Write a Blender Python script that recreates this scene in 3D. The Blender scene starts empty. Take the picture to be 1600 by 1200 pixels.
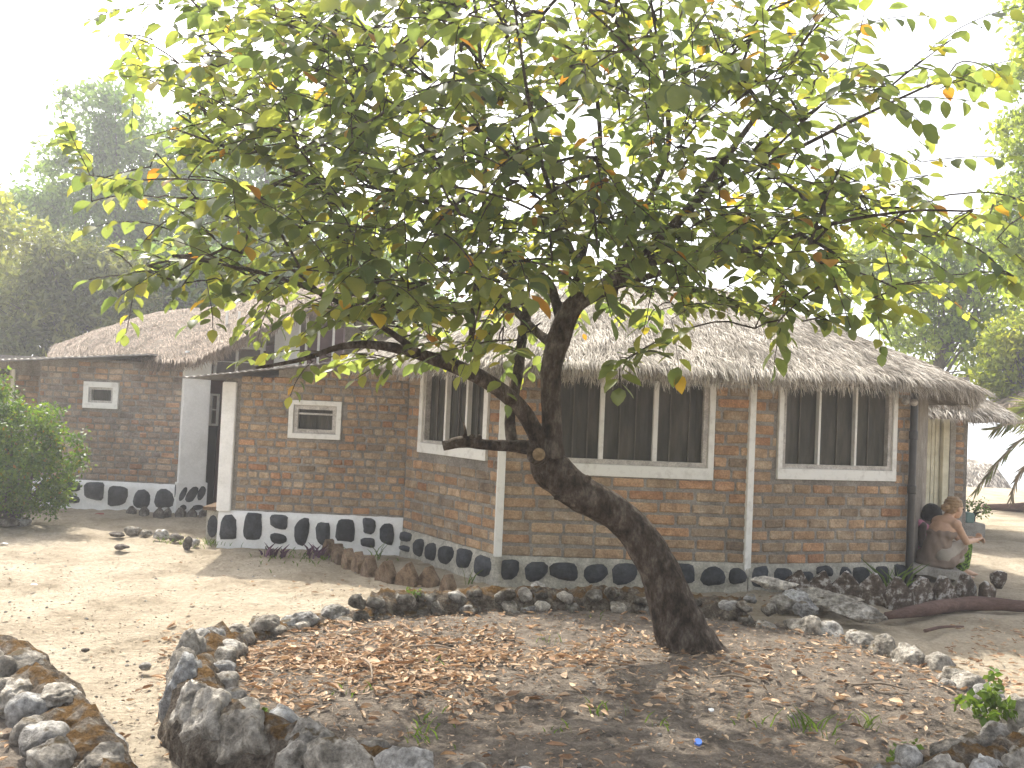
import bpy, bmesh, math, random
import numpy as np
from mathutils import Vector, Matrix, Euler, noise
from math import radians as rad, sin, cos, pi
random.seed(7); RNG = np.random.default_rng(7)
S = bpy.context.scene
C = S.collection

# ------------------------------------------------------------------ camera
CAM = Vector((0.0, 0.0, 1.55)); FPX = 1400.0
ROT = (Matrix.Rotation(rad(90 + 1.56), 3, 'X') @ Matrix.Rotation(rad(2.5), 3, 'Z'))
cd = bpy.data.cameras.new('camera'); cam = bpy.data.objects.new('camera', cd); C.objects.link(cam)
cam.location = CAM; cam.rotation_euler = ROT.to_euler(); S.camera = cam
cd.sensor_width = 36; cd.lens = 36 * FPX / 1600; cd.clip_end = 3000; cd.clip_start = .05

# ------------------------------------------------------------------ sky, sun, exposure
SUN = Vector((-.40, .75, 1.0)).normalized()          # direction towards the sun
w = bpy.data.worlds.new('World'); S.world = w; w.use_nodes = True
nt = w.node_tree; nt.nodes.clear()
sky = nt.nodes.new('ShaderNodeTexSky'); sky.sky_type = 'NISHITA'; sky.sun_disc = False
sky.sun_elevation = math.asin(SUN.z); sky.sun_rotation = math.atan2(SUN.x, SUN.y)
sky.dust_density = 5.0; sky.air_density = 1.0; sky.ozone_density = 1.0
hs = nt.nodes.new('ShaderNodeHueSaturation'); hs.inputs['Saturation'].default_value = .35   # hazy, milky sky
bgn = nt.nodes.new('ShaderNodeBackground'); bgn.inputs['Strength'].default_value = .15
out = nt.nodes.new('ShaderNodeOutputWorld')
nt.links.new(sky.outputs[0], hs.inputs['Color']); nt.links.new(hs.outputs[0], bgn.inputs[0]); nt.links.new(bgn.outputs[0], out.inputs[0])
sl = bpy.data.lights.new('sun', 'SUN'); sl.energy = 3.0; sl.angle = rad(.6); sl.color = (1, .94, .83)
so = bpy.data.objects.new('sun', sl); C.objects.link(so); so.rotation_euler = SUN.to_track_quat('Z', 'Y').to_euler()
S.view_settings.view_transform = 'Standard'; S.view_settings.look = 'None'
S.view_settings.exposure = 1.5; S.view_settings.gamma = 1; S.view_settings.use_curve_mapping = False
S.render.engine = 'CYCLES'
S.cycles.max_bounces = 8; S.cycles.diffuse_bounces = 4; S.cycles.transmission_bounces = 5; S.cycles.transparent_max_bounces = 8
S.cycles.volume_bounces = 1; S.cycles.use_denoising = True

# ------------------------------------------------------------------ helpers
def ray(px, py):
    return ROT @ Vector(((px - 800) / FPX, -(py - 600) / FPX, -1))
def at(px, py, Y):                                    # the point of that sight line at distance Y
    d = ray(px, py); return CAM + d * (Y / d.y)
def gp(px, py, z=0.0):                                # where it meets height z
    d = ray(px, py); return CAM + d * ((z - CAM.z) / d.z)
def onwall(px, py, p0, p1):                           # (u, z) on the vertical wall p0-p1
    d = ray(px, py); t = (Vector((p1[0] - p0[0], p1[1] - p0[1]))); L = t.length; t /= L
    n = Vector((-t.y, t.x)); k = (Vector(p0) - CAM.xy).dot(n) / d.xy.dot(n); h = CAM + d * k
    return (h.xy - Vector(p0)).dot(t), h.z
def link(o, parent=None):
    C.objects.link(o)
    if parent is not None:
        o.parent = parent; o.matrix_parent_inverse = Matrix.Translation(-ORIG[parent.name])
    ORIG[o.name] = Vector((0, 0, 0)) if parent is None else ORIG[o.name] if o.name in ORIG else Vector((0, 0, 0))
    return o
ORIG = {}
def tag(o, label=None, cat=None, group=None, kind=None):
    if label: o['label'] = label
    if cat: o['category'] = cat
    if group: o['group'] = group
    if kind: o['kind'] = kind
    return o
def thing(name, label, cat, loc=(0, 0, 0), group=None):
    o = bpy.data.objects.new(name, None); C.objects.link(o); o.location = loc; o.empty_display_size = .2
    ORIG[o.name] = Vector(loc); return tag(o, label, cat, group)
def obj(name, me, mat=None, parent=None, kind=None, smooth=False):
    if isinstance(me, bmesh.types.BMesh):
        m = bpy.data.meshes.new(name); me.to_mesh(m); me.free(); me = m
    if mat is not None and len(me.materials) == 0: me.materials.append(mat)
    if smooth: me.shade_smooth()
    o = bpy.data.objects.new(name, me); link(o, parent)
    if kind: o['kind'] = kind
    return o
def place(name, me, M, parent=None):                  # object sharing mesh me with world matrix M
    o = bpy.data.objects.new(name, me); link(o, parent)
    if parent is not None: M = M
    o.matrix_basis = M; return o
def npmesh(name, V, F, mat=None, smooth=False):
    V = np.asarray(V, dtype=np.float32); F = np.asarray(F, dtype=np.int32)
    m = bpy.data.meshes.new(name); k = F.shape[1]; n = len(F)
    m.vertices.add(len(V)); m.vertices.foreach_set('co', V.ravel())
    m.loops.add(n * k); m.loops.foreach_set('vertex_index', F.ravel())
    m.polygons.add(n); m.polygons.foreach_set('loop_start', np.arange(0, n * k, k, dtype=np.int32))
    try: m.polygons.foreach_set('loop_total', np.full(n, k, dtype=np.int32))
    except Exception: pass
    m.update(calc_edges=True); m.validate()
    if mat: m.materials.append(mat)
    if smooth: m.shade_smooth()
    return m
def box(bm, a, b):
    a = Vector(a); b = Vector(b)
    r = bmesh.ops.create_cube(bm, size=1); vs = r['verts']
    for v in vs: v.co = Vector(((a[i] + b[i]) / 2 + v.co[i] * (b[i] - a[i]) for i in range(3)))
    return vs
def quadbox(bm, M, a, b):
    vs = box(bm, a, b)
    for v in vs: v.co = M @ v.co
    return vs
def fbm(p, s=1.0, o=3):
    return noise.fractal(Vector(p) * s, 1.0, 2.0, o)

# ------------------------------------------------------------------ materials
def mat(name, cols, scale=6.0, rough=.9, bump=.0, bscale=40.0, rnd=0.0, rcols=None, spec=.3, detail=6, trans=0.0,
        tcol=None, stretch=None, contrast=(.35, .65), top=None, objrnd=True, bdist=.03, grain=.38, stain=0):
    """colours by world-position noise; rnd: value spread between pieces; rcols: colour ramp between pieces"""
    m = bpy.data.materials.new(name); m.use_nodes = True; t = m.node_tree; N = t.nodes; L = t.links
    b = N['Principled BSDF']; b.inputs['Roughness'].default_value = rough; b.inputs['Specular IOR Level'].default_value = spec
    geo = N.new('ShaderNodeNewGeometry'); vec = geo.outputs['Position']
    if stretch:
        mp = N.new('ShaderNodeMapping'); mp.inputs['Scale'].default_value = stretch; L.new(vec, mp.inputs[0]); vec = mp.outputs[0]
    nz = N.new('ShaderNodeTexNoise'); nz.inputs['Scale'].default_value = scale; nz.inputs['Detail'].default_value = detail
    nz.inputs['Roughness'].default_value = .65; L.new(vec, nz.inputs['Vector'])
    cr = N.new('ShaderNodeValToRGB'); el = cr.color_ramp.elements
    el[0].position, el[1].position = contrast; el[0].color = (*cols[0], 1); el[1].color = (*cols[-1], 1)
    for i, c in enumerate(cols[1:-1]):
        e = el.new(contrast[0] + (contrast[1] - contrast[0]) * (i + 1) / (len(cols) - 1)); e.color = (*c, 1)
    L.new(nz.outputs['Fac'], cr.inputs[0]); col = cr.outputs[0]
    if rnd or rcols:
        oi = N.new('ShaderNodeObjectInfo'); ad = N.new('ShaderNodeMath'); ad.operation = 'ADD'
        L.new(oi.outputs['Random'], ad.inputs[0]); L.new(geo.outputs['Random Per Island'], ad.inputs[1])
        fr = N.new('ShaderNodeMath'); fr.operation = 'FRACT'; L.new(ad.outputs[0], fr.inputs[0]); R = fr.outputs[0]
        if rcols:
            c2 = N.new('ShaderNodeValToRGB'); e2 = c2.color_ramp.elements; n = len(rcols)
            e2[0].color = (*rcols[0][1], 1); e2[0].position = rcols[0][0]; e2[1].color = (*rcols[-1][1], 1); e2[1].position = rcols[-1][0]
            for p, c in rcols[1:-1]:
                e = e2.new(p); e.color = (*c, 1)
            L.new(R, c2.inputs[0]); mx = N.new('ShaderNodeMix'); mx.data_type = 'RGBA'; mx.blend_type = 'MULTIPLY'; mx.inputs[0].default_value = 1
            L.new(col, mx.inputs[6]); L.new(c2.outputs[0], mx.inputs[7]); col = mx.outputs[2]
        if rnd:
            m7 = N.new('ShaderNodeMath'); m7.operation = 'MULTIPLY'; m7.inputs[1].default_value = 7.31; L.new(R, m7.inputs[0])
            f7 = N.new('ShaderNodeMath'); f7.operation = 'FRACT'; L.new(m7.outputs[0], f7.inputs[0])
            mr = N.new('ShaderNodeMapRange'); mr.inputs[3].default_value = 1 - rnd; mr.inputs[4].default_value = 1 + rnd; L.new(f7.outputs[0], mr.inputs[0])
            hv = N.new('ShaderNodeHueSaturation'); L.new(mr.outputs[0], hv.inputs['Value']); L.new(col, hv.inputs['Color']); col = hv.outputs[0]
    if top:                                            # growth / dust that lies on upward faces: (colour, noise scale, threshold)
        sx = N.new('ShaderNodeSeparateXYZ'); L.new(geo.outputs['Normal'], sx.inputs[0])
        n2 = N.new('ShaderNodeTexNoise'); n2.inputs['Scale'].default_value = top[1]; n2.inputs['Detail'].default_value = 5; L.new(geo.outputs['Position'], n2.inputs['Vector'])
        a2 = N.new('ShaderNodeMath'); a2.operation = 'MULTIPLY_ADD'; a2.inputs[1].default_value = .55; L.new(sx.outputs[2], a2.inputs[0]); L.new(n2.outputs['Fac'], a2.inputs[2])
        m2 = N.new('ShaderNodeMapRange'); m2.inputs[1].default_value = top[2]; m2.inputs[2].default_value = top[2] + .12; L.new(a2.outputs[0], m2.inputs[0])
        mx2 = N.new('ShaderNodeMix'); mx2.data_type = 'RGBA'; L.new(m2.outputs[0], mx2.inputs[0]); L.new(col, mx2.inputs[6]); mx2.inputs[7].default_value = (*top[0], 1); col = mx2.outputs[2]
    if bump >= .3 and grain:
        ng = N.new('ShaderNodeTexNoise'); ng.inputs['Scale'].default_value = bscale * 1.3; ng.inputs['Detail'].default_value = 7; ng.inputs['Roughness'].default_value = .75; L.new(vec, ng.inputs['Vector'])
        mg = N.new('ShaderNodeMapRange'); mg.inputs[1].default_value = .3; mg.inputs[2].default_value = .7; mg.inputs[3].default_value = 1 - grain; mg.inputs[4].default_value = 1 + grain; L.new(ng.outputs['Fac'], mg.inputs[0])
        hg = N.new('ShaderNodeHueSaturation'); L.new(mg.outputs[0], hg.inputs['Value']); L.new(col, hg.inputs['Color']); col = hg.outputs[0]
    if stain:
        ns = N.new('ShaderNodeTexNoise'); ns.inputs['Scale'].default_value = 1.3; ns.inputs['Detail'].default_value = 6; ns.inputs['Roughness'].default_value = .6; L.new(geo.outputs['Position'], ns.inputs['Vector'])
        ma = N.new('ShaderNodeMapRange'); ma.inputs[1].default_value = .35; ma.inputs[2].default_value = .62; ma.inputs[3].default_value = 1 - stain; ma.inputs[4].default_value = 1 + stain * .25; L.new(ns.outputs['Fac'], ma.inputs[0])
        h3 = N.new('ShaderNodeHueSaturation'); L.new(ma.outputs[0], h3.inputs['Value']); L.new(col, h3.inputs['Color']); col = h3.outputs[0]
    L.new(col, b.inputs['Base Color'])
    if bump:
        n3 = N.new('ShaderNodeTexNoise'); n3.inputs['Scale'].default_value = bscale; n3.inputs['Detail'].default_value = 8; n3.inputs['Roughness'].default_value = .7
        L.new(vec, n3.inputs['Vector']); bp = N.new('ShaderNodeBump'); bp.inputs['Strength'].default_value = bump; bp.inputs['Distance'].default_value = bdist
        L.new(n3.outputs['Fac'], bp.inputs['Height']); L.new(bp.outputs[0], b.inputs['Normal'])
    if trans:
        tr = N.new('ShaderNodeBsdfTranslucent'); ms = N.new('ShaderNodeMixShader'); ms.inputs[0].default_value = trans
        hv2 = N.new('ShaderNodeMix'); hv2.data_type = 'RGBA'; hv2.blend_type = 'MULTIPLY'; hv2.inputs[0].default_value = 1
        L.new(col, hv2.inputs[6]); hv2.inputs[7].default_value = (*(tcol or (1, 1, 1)), 1); hv2.clamp_result = False
        L.new(hv2.outputs[2], tr.inputs[0]); L.new(b.outputs[0], ms.inputs[1]); L.new(tr.outputs[0], ms.inputs[2])
        L.new(ms.outputs[0], N['Material Output'].inputs['Surface'])
    return m
BR = [(0, (.68, .66, .64)), (.10, (.88, .86, .82)), (.4, (1, .94, .84)), (.7, (1.05, .89, .73)), (.9, (1.06, .80, .62)), (1, (1.0, .68, .52))]
m_brick = mat('brick', [(.34, .26, .195), (.47, .365, .27), (.56, .465, .365)], 9, .95, .9, 50, rnd=.16, rcols=BR, spec=.1, stain=.2)
m_brick_far = mat('brick_weathered', [(.36, .29, .235), (.48, .39, .31), (.55, .475, .395)], 8, .95, .8, 50, rnd=.13, stain=.3,
                  rcols=[(0, (.62, .62, .66)), (.4, (.95, .9, .85)), (.8, (1, .82, .68)), (1, (.95, .68, .55))], spec=.1)
m_mortar = mat('mortar', [(.25, .225, .195), (.39, .355, .31)], 7, 1, 1.0, 45, spec=.1, stain=.25)
m_paintw = mat('white_limewash', [(.72, .715, .69), (.84, .835, .82)], 4, .8, .35, 30, spec=.2, contrast=(.3, .55), grain=.07)
m_cream = mat('plinth_mortar', [(.34, .32, .27), (.56, .53, .46)], 8, .95, .8, 40, spec=.1)
m_blackp = mat('black_paint', [(.022, .025, .030), (.06, .065, .074)], 10, .75, .5, 30, spec=.3, rnd=.3)
m_frame = mat('white_wood', [(.55, .53, .49), (.76, .75, .71)], 12, .6, .2, 60, spec=.3, contrast=(.25, .5))
m_frameg = mat('grey_wood', [(.34, .31, .28), (.55, .52, .48)], 14, .7, .3, 60)
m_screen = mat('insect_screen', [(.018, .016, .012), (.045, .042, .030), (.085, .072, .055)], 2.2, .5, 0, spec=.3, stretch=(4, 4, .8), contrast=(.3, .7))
m_bar = mat('screen_bar', [(.08, .07, .055), (.14, .125, .10)], 6, .6)
m_pipe = mat('black_pipe', [(.012, .012, .013), (.03, .03, .032)], 9, .35, .1, 30, spec=.5)
m_thatch = mat('thatch_base', [(.17, .145, .115), (.30, .265, .22)], 6, 1, .9, 60, spec=.05, bdist=.05)
m_straw = mat('straw', [(.30, .278, .24), (.49, .462, .41), (.59, .562, .51)], 2.2, .8, rnd=.45, spec=.25,
              rcols=[(0, (.55, .5, .45)), (.3, (.85, .8, .76)), (.7, (1, .96, .92)), (1, (1.15, 1.12, 1.08))])
m_straw2 = mat('straw_brown', [(.22, .18, .14), (.34, .28, .225), (.40, .34, .28)], 2.2, .8, rnd=.4, spec=.2,
               rcols=[(0, (.55, .5, .45)), (.3, (.85, .8, .76)), (1, (1.1, 1.05, 1.0))])
m_metal = mat('roof_sheet', [(.22, .20, .18), (.38, .36, .34)], 5, .55, .1, 20, spec=.5)
m_metal.node_tree.nodes['Principled BSDF'].inputs['Metallic'].default_value = .35
m_maroon = mat('maroon_paint', [(.07, .035, .035), (.12, .065, .06)], 5, .7, .1)
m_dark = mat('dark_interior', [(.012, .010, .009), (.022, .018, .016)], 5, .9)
m_door = mat('cream_door', [(.55, .52, .38), (.72, .69, .54)], 6, .6, .15, 40)
m_conc = mat('concrete', [(.26, .24, .21), (.40, .375, .33)], 8, .95, .5, 60)
m_sand = mat('sand', [(.30, .25, .18), (.425, .36, .27), (.48, .415, .32)], 1.6, 1, 1.0, 22, spec=.05, detail=10, bdist=.06, grain=.25)
m_soil = mat('soil', [(.10, .085, .07), (.175, .148, .122), (.25, .215, .175)], 9, 1, 1.0, 60, spec=.05, detail=9, bdist=.03)
m_stone = mat('stone', [(.19, .18, .16), (.42, .40, .37), (.70, .68, .64)], 13, .95, 1.0, 26, rnd=.3, spec=.1, bdist=.06, grain=.5, top=((.13, .10, .06), 11, 1.04),
              rcols=[(0, (.72, .68, .62)), (.5, (1, .96, .9)), (1, (.92, .95, 1.0))])
m_moss = mat('mossy_mortar', [(.075, .062, .05), (.17, .14, .11), (.29, .26, .215)], 16, 1, 1.0, 50, spec=.05, top=((.155, .092, .038), 12, .93), bdist=.06, grain=.6)
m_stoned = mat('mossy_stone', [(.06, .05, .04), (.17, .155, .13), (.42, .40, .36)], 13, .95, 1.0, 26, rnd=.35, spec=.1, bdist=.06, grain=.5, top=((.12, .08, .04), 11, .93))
m_rockd = mat('dark_rock', [(.07, .06, .052), (.17, .15, .13), (.42, .39, .35)], 14, .95, .8, 40, rnd=.25, spec=.1, contrast=(.35, .72))
m_edge = mat('edging_brick', [(.10, .068, .045), (.21, .145, .095), (.27, .20, .14)], 16, .95, .9, 50, rnd=.25, spec=.1)
m_edgew = mat('edging_brick_white', [(.085, .065, .05), (.16, .125, .10), (.55, .52, .48)], 14, .95, .9, 50, rnd=.2, spec=.1, contrast=(.42, .62), top=((.62, .6, .57), 20, .93))
m_bark = mat('bark', [(.045, .034, .026), (.115, .088, .068), (.24, .20, .165)], 16, .95, 1.0, 42, spec=.12, stretch=(1, 1, .5), bdist=.09, grain=.55)
m_barkg = mat('bark_far', [(.07, .06, .05), (.14, .12, .10)], 6, .95, .4, 30)
m_cut = mat('cut_wood', [(.16, .11, .06), (.30, .22, .13)], 14, .9, .4, 40)
m_log = mat('log_wood', [(.085, .05, .04), (.17, .105, .085)], 9, .9, .8, 40, stretch=(.3, 1, 1))
LC = [(0, (.55, .68, .68)), (.25, (.78, .88, .80)), (.55, (.95, 1, .85)), (.80, (1.2, 1.18, .8)), (.955, (1.5, 1.3, .75)), (.972, (2.4, 1.7, .6)), (.985, (2.6, 1.3, .45)), (1, (2.0, .75, .35))]
m_leaf = mat('leaf', [(.10, .13, .062), (.155, .18, .078)], 3, .42, 0, rnd=.28, rcols=LC, spec=.5, trans=.6, tcol=(2.35, 2.15, 1.05))
m_leafbg = mat('leaf_far', [(.08, .145, .04), (.15, .215, .055)], .7, .6, 0, rnd=.45, spec=.3, trans=.42, tcol=(1.9, 1.9, .9))
m_leafbr = mat('leaf_far_brown', [(.09, .115, .04), (.16, .17, .06)], .7, .6, 0, rnd=.5, spec=.3, trans=.42, tcol=(1.8, 1.7, .9))
m_leafyl = mat('leaf_far_yellow', [(.14, .19, .035), (.25, .27, .05)], .9, .6, 0, rnd=.3, spec=.3, trans=.5, tcol=(2.1, 1.9, .7))
m_leafrt = mat('leaf_right', [(.12, .19, .04), (.23, .28, .06)], .8, .6, 0, rnd=.45, spec=.3, trans=.5, tcol=(2.1, 2.0, .8))
m_bush = mat('leaf_bush', [(.05, .105, .022), (.10, .155, .03)], 5, .45, 0, rnd=.3, spec=.45, trans=.45, tcol=(2.2, 2.1, .6),
             rcols=[(0, (.7, .75, .8)), (.5, (1, 1, 1)), (.9, (1.3, 1.15, .8)), (.95, (1.4, 1.2, .8)), (1, (3.2, 1.0, .6))])
m_dryl = mat('dry_leaf', [(.30, .215, .145), (.50, .395, .28)], 14, .75, 0, rnd=.3, spec=.2, trans=.15, tcol=(1.2, 1, .8),
             rcols=[(0, (.55, .42, .34)), (.3, (.85, .72, .62)), (.6, (1, .95, .9)), (1, (1.25, 1.22, 1.2))])
m_twig = mat('dry_twig', [(.16, .12, .085), (.30, .24, .18)], 20, .9, 0, rnd=.3)
m_grass = mat('grass', [(.07, .13, .02), (.13, .19, .04)], 8, .6, 0, rnd=.3, trans=.4, tcol=(1.6, 1.5, .7))
m_purple = mat('purple_leaf', [(.06, .025, .05), (.12, .05, .09)], 8, .5, 0, rnd=.3)
m_palm = mat('palm_leaf', [(.09, .12, .035), (.19, .19, .075)], 4, .5, 0, rnd=.3, trans=.35, tcol=(1.8, 1.7, .8))
m_palmdry = mat('palm_dry', [(.20, .15, .09), (.32, .26, .17)], 4, .8, 0, rnd=.3)
m_skin = mat('skin_fair', [(.47, .29, .19), (.55, .35, .24)], 12, .5, .05, 80, spec=.35)
m_skind = mat('skin_dark', [(.045, .026, .018), (.065, .038, .027)], 12, .45, 0, spec=.4)
m_hairb = mat('hair_blonde', [(.20, .115, .05), (.38, .25, .13)], 25, .5, .5, 90, stretch=(1, 1, 3), spec=.4)
m_hairk = mat('hair_black', [(.008, .007, .006), (.018, .016, .014)], 40, .7, .8, 120)
m_dress = mat('dress_taupe', [(.20, .15, .115), (.25, .19, .15)], 10, .85, .2, 25, stretch=(1, 1, .3))
m_dress2 = mat('dress_pale_lining', [(.29, .255, .21), (.36, .32, .265)], 10, .85, .2, 25)
m_green = mat('green_print_cloth', [(.02, .03, .012), (.09, .17, .02), (.22, .34, .05)], 38, .8, .2, 40, contrast=(.42, .58), detail=2)
m_pink = mat('pink_cloth', [(.42, .14, .22), (.52, .20, .28)], 10, .85, .2, 30)
m_greyc = mat('grey_cloth', [(.34, .32, .32), (.42, .40, .40)], 10, .85, .3, 25)
m_water = mat('lake_water', [(.10, .14, .15), (.14, .18, .19)], .2, .12, .25, 1.2, spec=.5)
m_white = mat('white_plastic', [(.62, .63, .63), (.72, .72, .71)], 8, .5)
m_teal = mat('teal_plastic', [(.13, .22, .20), (.17, .27, .24)], 8, .5)
m_crate = mat('pale_blue_plastic', [(.32, .37, .40), (.40, .44, .46)], 8, .5)
m_blue = mat('blue_plastic', [(.10, .2, .6), (.12, .25, .7)], 8, .35)
m_red = mat('red_plastic', [(.3, .03, .02), (.35, .05, .03)], 8, .4)

# ------------------------------------------------------------------ ground
RING_T = [(370, 960), (318, 1005), (312, 1055), (345, 1092), (415, 1118), (500, 1145), (590, 1172), (750, 1196), (900, 1202), (1100, 1207), (1300, 1198),
          (1450, 1180), (1560, 1163), (1612, 1120), (1560, 1075), (1520, 1042), (1470, 1010), (1400, 988), (1330, 966), (1240, 948), (1130, 930), (1000, 921), (850, 917), (700, 918), (580, 927), (480, 940)]
RING = [gp(x, y, .25).xy for x, y in RING_T]
def crom(P, n, closed=False):
    P = [Vector(p) for p in P]; out = []; m = len(P)
    segs = m if closed else m - 1
    for i in range(segs):
        p0 = P[(i - 1) % m] if closed or i > 0 else P[0] * 2 - P[1]
        p1 = P[i]; p2 = P[(i + 1) % m]
        p3 = P[(i + 2) % m] if closed or i < m - 2 else P[-1] * 2 - P[-2]
        for k in range(n):
            t = k / n
            out.append(.5 * ((2 * p1) + (-p0 + p2) * t + (2 * p0 - 5 * p1 + 4 * p2 - p3) * t * t + (-p0 + 3 * p1 - 3 * p2 + p3) * t ** 3))
    if not closed: out.append(P[-1])
    return out
def resample(P, d, closed=False):
    P = [Vector(p) for p in P]
    if closed: P = P + [P[0]]
    out = [P[0]]; acc = 0
    for a, b in zip(P, P[1:]):
        L = (b - a).length; s = 0
        while acc + (L - s) >= d:
            s += d - acc; acc = 0; out.append(a.lerp(b, s / L))
        acc += L - s
    return out
RINGC = crom(RING, 6, True)
RC = sum(RING, Vector((0, 0))) / len(RING)
RINGA = np.array([[p.x, p.y] for p in RINGC])
_PL = {}
def inside(poly, x, y):
    if np.ndim(x) == 0:
        k = id(poly)
        if k not in _PL: _PL[k] = [tuple(map(float, p)) for p in poly]
        L = _PL[k]; c = False; x0, y0 = L[-1]; x = float(x); y = float(y)
        for x1, y1 in L:
            if (y0 > y) != (y1 > y) and x < (x1 - x0) * (y - y0) / (y1 - y0) + x0: c = not c
            x0, y0 = x1, y1
        return c
    c = np.zeros(np.shape(x), bool); n = len(poly)
    for i in range(n):
        x0, y0 = poly[i]; x1, y1 = poly[(i + 1) % n]
        if y0 == y1: continue
        c ^= ((y0 > y) != (y1 > y)) & (x < (x1 - x0) * (y - y0) / (y1 - y0) + x0)
    return c
RING2_T = [(-120, 960), (-40, 985), (10, 1005), (60, 1045), (108, 1098), (150, 1165), (185, 1240)]
RING2 = [gp(x, y, .24).xy for x, y in RING2_T]
RING2 += [Vector((-1.35, 2.4)), Vector((-1.5, 1.6)), Vector((-2.3, 1.2)), Vector((-3.6, 1.6)), Vector((-4.2, 3.0)), Vector((-3.9, 4.3))]
RING2C = crom(RING2, 6, True); RING2A = np.array([[p.x, p.y] for p in RING2C])
def terr(x, y):                                       # large-scale height of the land
    sh = 25.5 + max(0, 9 - x) * 1.2
    t = min(1, max(0, (y - sh) / 9)); t = t * t * (3 - 2 * t)
    return -2.6 * t
def ground():
    def axis(a, b, fine0, fine1, n):
        u = np.linspace(fine0, fine1, n); l = fine0 - np.geomspace(.1, fine0 - a, 26)[::-1]; r = fine1 + np.geomspace(.1, b - fine1, 26)
        return np.concatenate([l, u, r])
    xs = axis(-400, 400, -6, 6, 300); ys = axis(-100, 700, 1, 14, 300)
    X, Y = np.meshgrid(xs, ys); Z = np.zeros_like(X)
    for i in range(X.shape[0]):
        for j in range(X.shape[1]):
            x = X[i, j]; y = Y[i, j]; z = terr(x, y)
            if -8 < x < 9 and 0 < y < 26:
                z += .035 * noise.noise((x * 1.1, y * 1.1, 0)) + .024 * noise.noise((x * 4.2, y * 4.2, 3)) + .017 * noise.noise((x * 10, y * 10, 5)) - .02
            Z[i, j] = z
    ins = inside(RINGA, X, Y) | inside(RING2A, X, Y)
    Z[ins] = np.minimum(Z[ins], .0)
    V = np.stack([X, Y, Z], -1).reshape(-1, 3); n, m = X.shape
    I = np.arange(n * m).reshape(n, m); F = np.stack([I[:-1, :-1], I[:-1, 1:], I[1:, 1:], I[1:, :-1]], -1).reshape(-1, 4)
    o = obj('ground', npmesh('ground', V, F, m_sand, True)); o['kind'] = 'structure'
ground()
o = obj('lake_water', npmesh('lake_water', [(-395, 28, -1.9), (395, 28, -1.9), (395, 695, -1.9), (-395, 695, -1.9)], [(0, 1, 2, 3)], m_water)); o['kind'] = 'structure'
def soilz(x, y): return .105 + .045 * noise.noise((x * .9, y * .9, 9)) + .015 * noise.noise((x * 5, y * 5, 2))
def soil_patch(name, poly, base):
    x0, y0 = poly.min(0); x1, y1 = poly.max(0); st = .035
    xs = np.arange(x0, x1, st); ys = np.arange(y0, y1, st); X, Y = np.meshgrid(xs, ys); ins = inside(poly, X, Y)
    Z = np.array([[soilz(x, y) + base + .012 * noise.noise((x * 16, y * 16, 4)) for x in xs] for y in ys])
    n, m = X.shape; I = np.arange(n * m).reshape(n, m); F = np.stack([I[:-1, :-1], I[:-1, 1:], I[1:, 1:], I[1:, :-1]], -1).reshape(-1, 4)
    F = F[ins[:-1, :-1].ravel()]; me = npmesh(name, np.stack([X, Y, Z], -1).reshape(-1, 3), F, m_soil, True)
    o = obj(name, me); o['kind'] = 'structure'
soil_patch('planter_soil', RINGA, 0); soil_patch('planter_soil', RING2A, 0)

# ------------------------------------------------------------------ brick walls
def brick_mesh(L, H, T, seed):
    r = random.Random(seed); bm = bmesh.new(); box(bm, (-L / 2, 0, -H / 2), (L / 2, T, H / 2))
    bmesh.ops.bevel(bm, geom=[e for e in bm.edges if abs(e.verts[0].co.y) < 1e-5 or abs(e.verts[1].co.y) < 1e-5], offset=min(.011, H * .16), segments=1, affect='EDGES')
    for v in bm.verts: v.co += Vector((r.uniform(-.004, .004), r.uniform(-.003, .003) if v.co.y < .03 else 0, r.uniform(-.003, .003)))
    m = bpy.data.meshes.new('brick'); bm.to_mesh(m); bm.free(); return m
def wallM(p0, p1):
    t = Vector((p1[0] - p0[0], p1[1] - p0[1])).normalized()
    return Matrix(((t.x, -t.y, 0, p0[0]), (t.y, t.x, 0, p0[1]), (0, 0, 1, 0), (0, 0, 0, 1)))   # x along, +y inward (away), z up
BRV = {}
def brick_variants(H, mt):
    k = (round(H, 3), mt.name)
    if k not in BRV:
        BRV[k] = [(L, brick_mesh(L, H, .07, i + int(L * 100))) for L in (.11, .19, .26) for i in range(4)]
        for _, m in BRV[k]: m.materials.append(mt)
    return BRV[k]
def mortar_slab(M, Lw, z0, z1, opens, T, mt, parent, name='wall'):
    bm = bmesh.new(); us = sorted({0, Lw, *[o[0] for o in opens], *[o[1] for o in opens]}); zs = sorted({z0, z1, *[o[2] for o in opens], *[o[3] for o in opens]})
    us = [u for u in us if 0 <= u <= Lw]; zs = [z for z in zs if z0 <= z <= z1]
    for a, b in zip(us, us[1:]):
        for c, d in zip(zs, zs[1:]):
            if any(o[0] - 1e-4 <= a and b <= o[1] + 1e-4 and o[2] - 1e-4 <= c and d <= o[3] + 1e-4 for o in opens): continue
            quadbox(bm, M, (a, 0, c), (b, T, d))
    return obj(name, bm, mt, parent)
COUNT = {}
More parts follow.
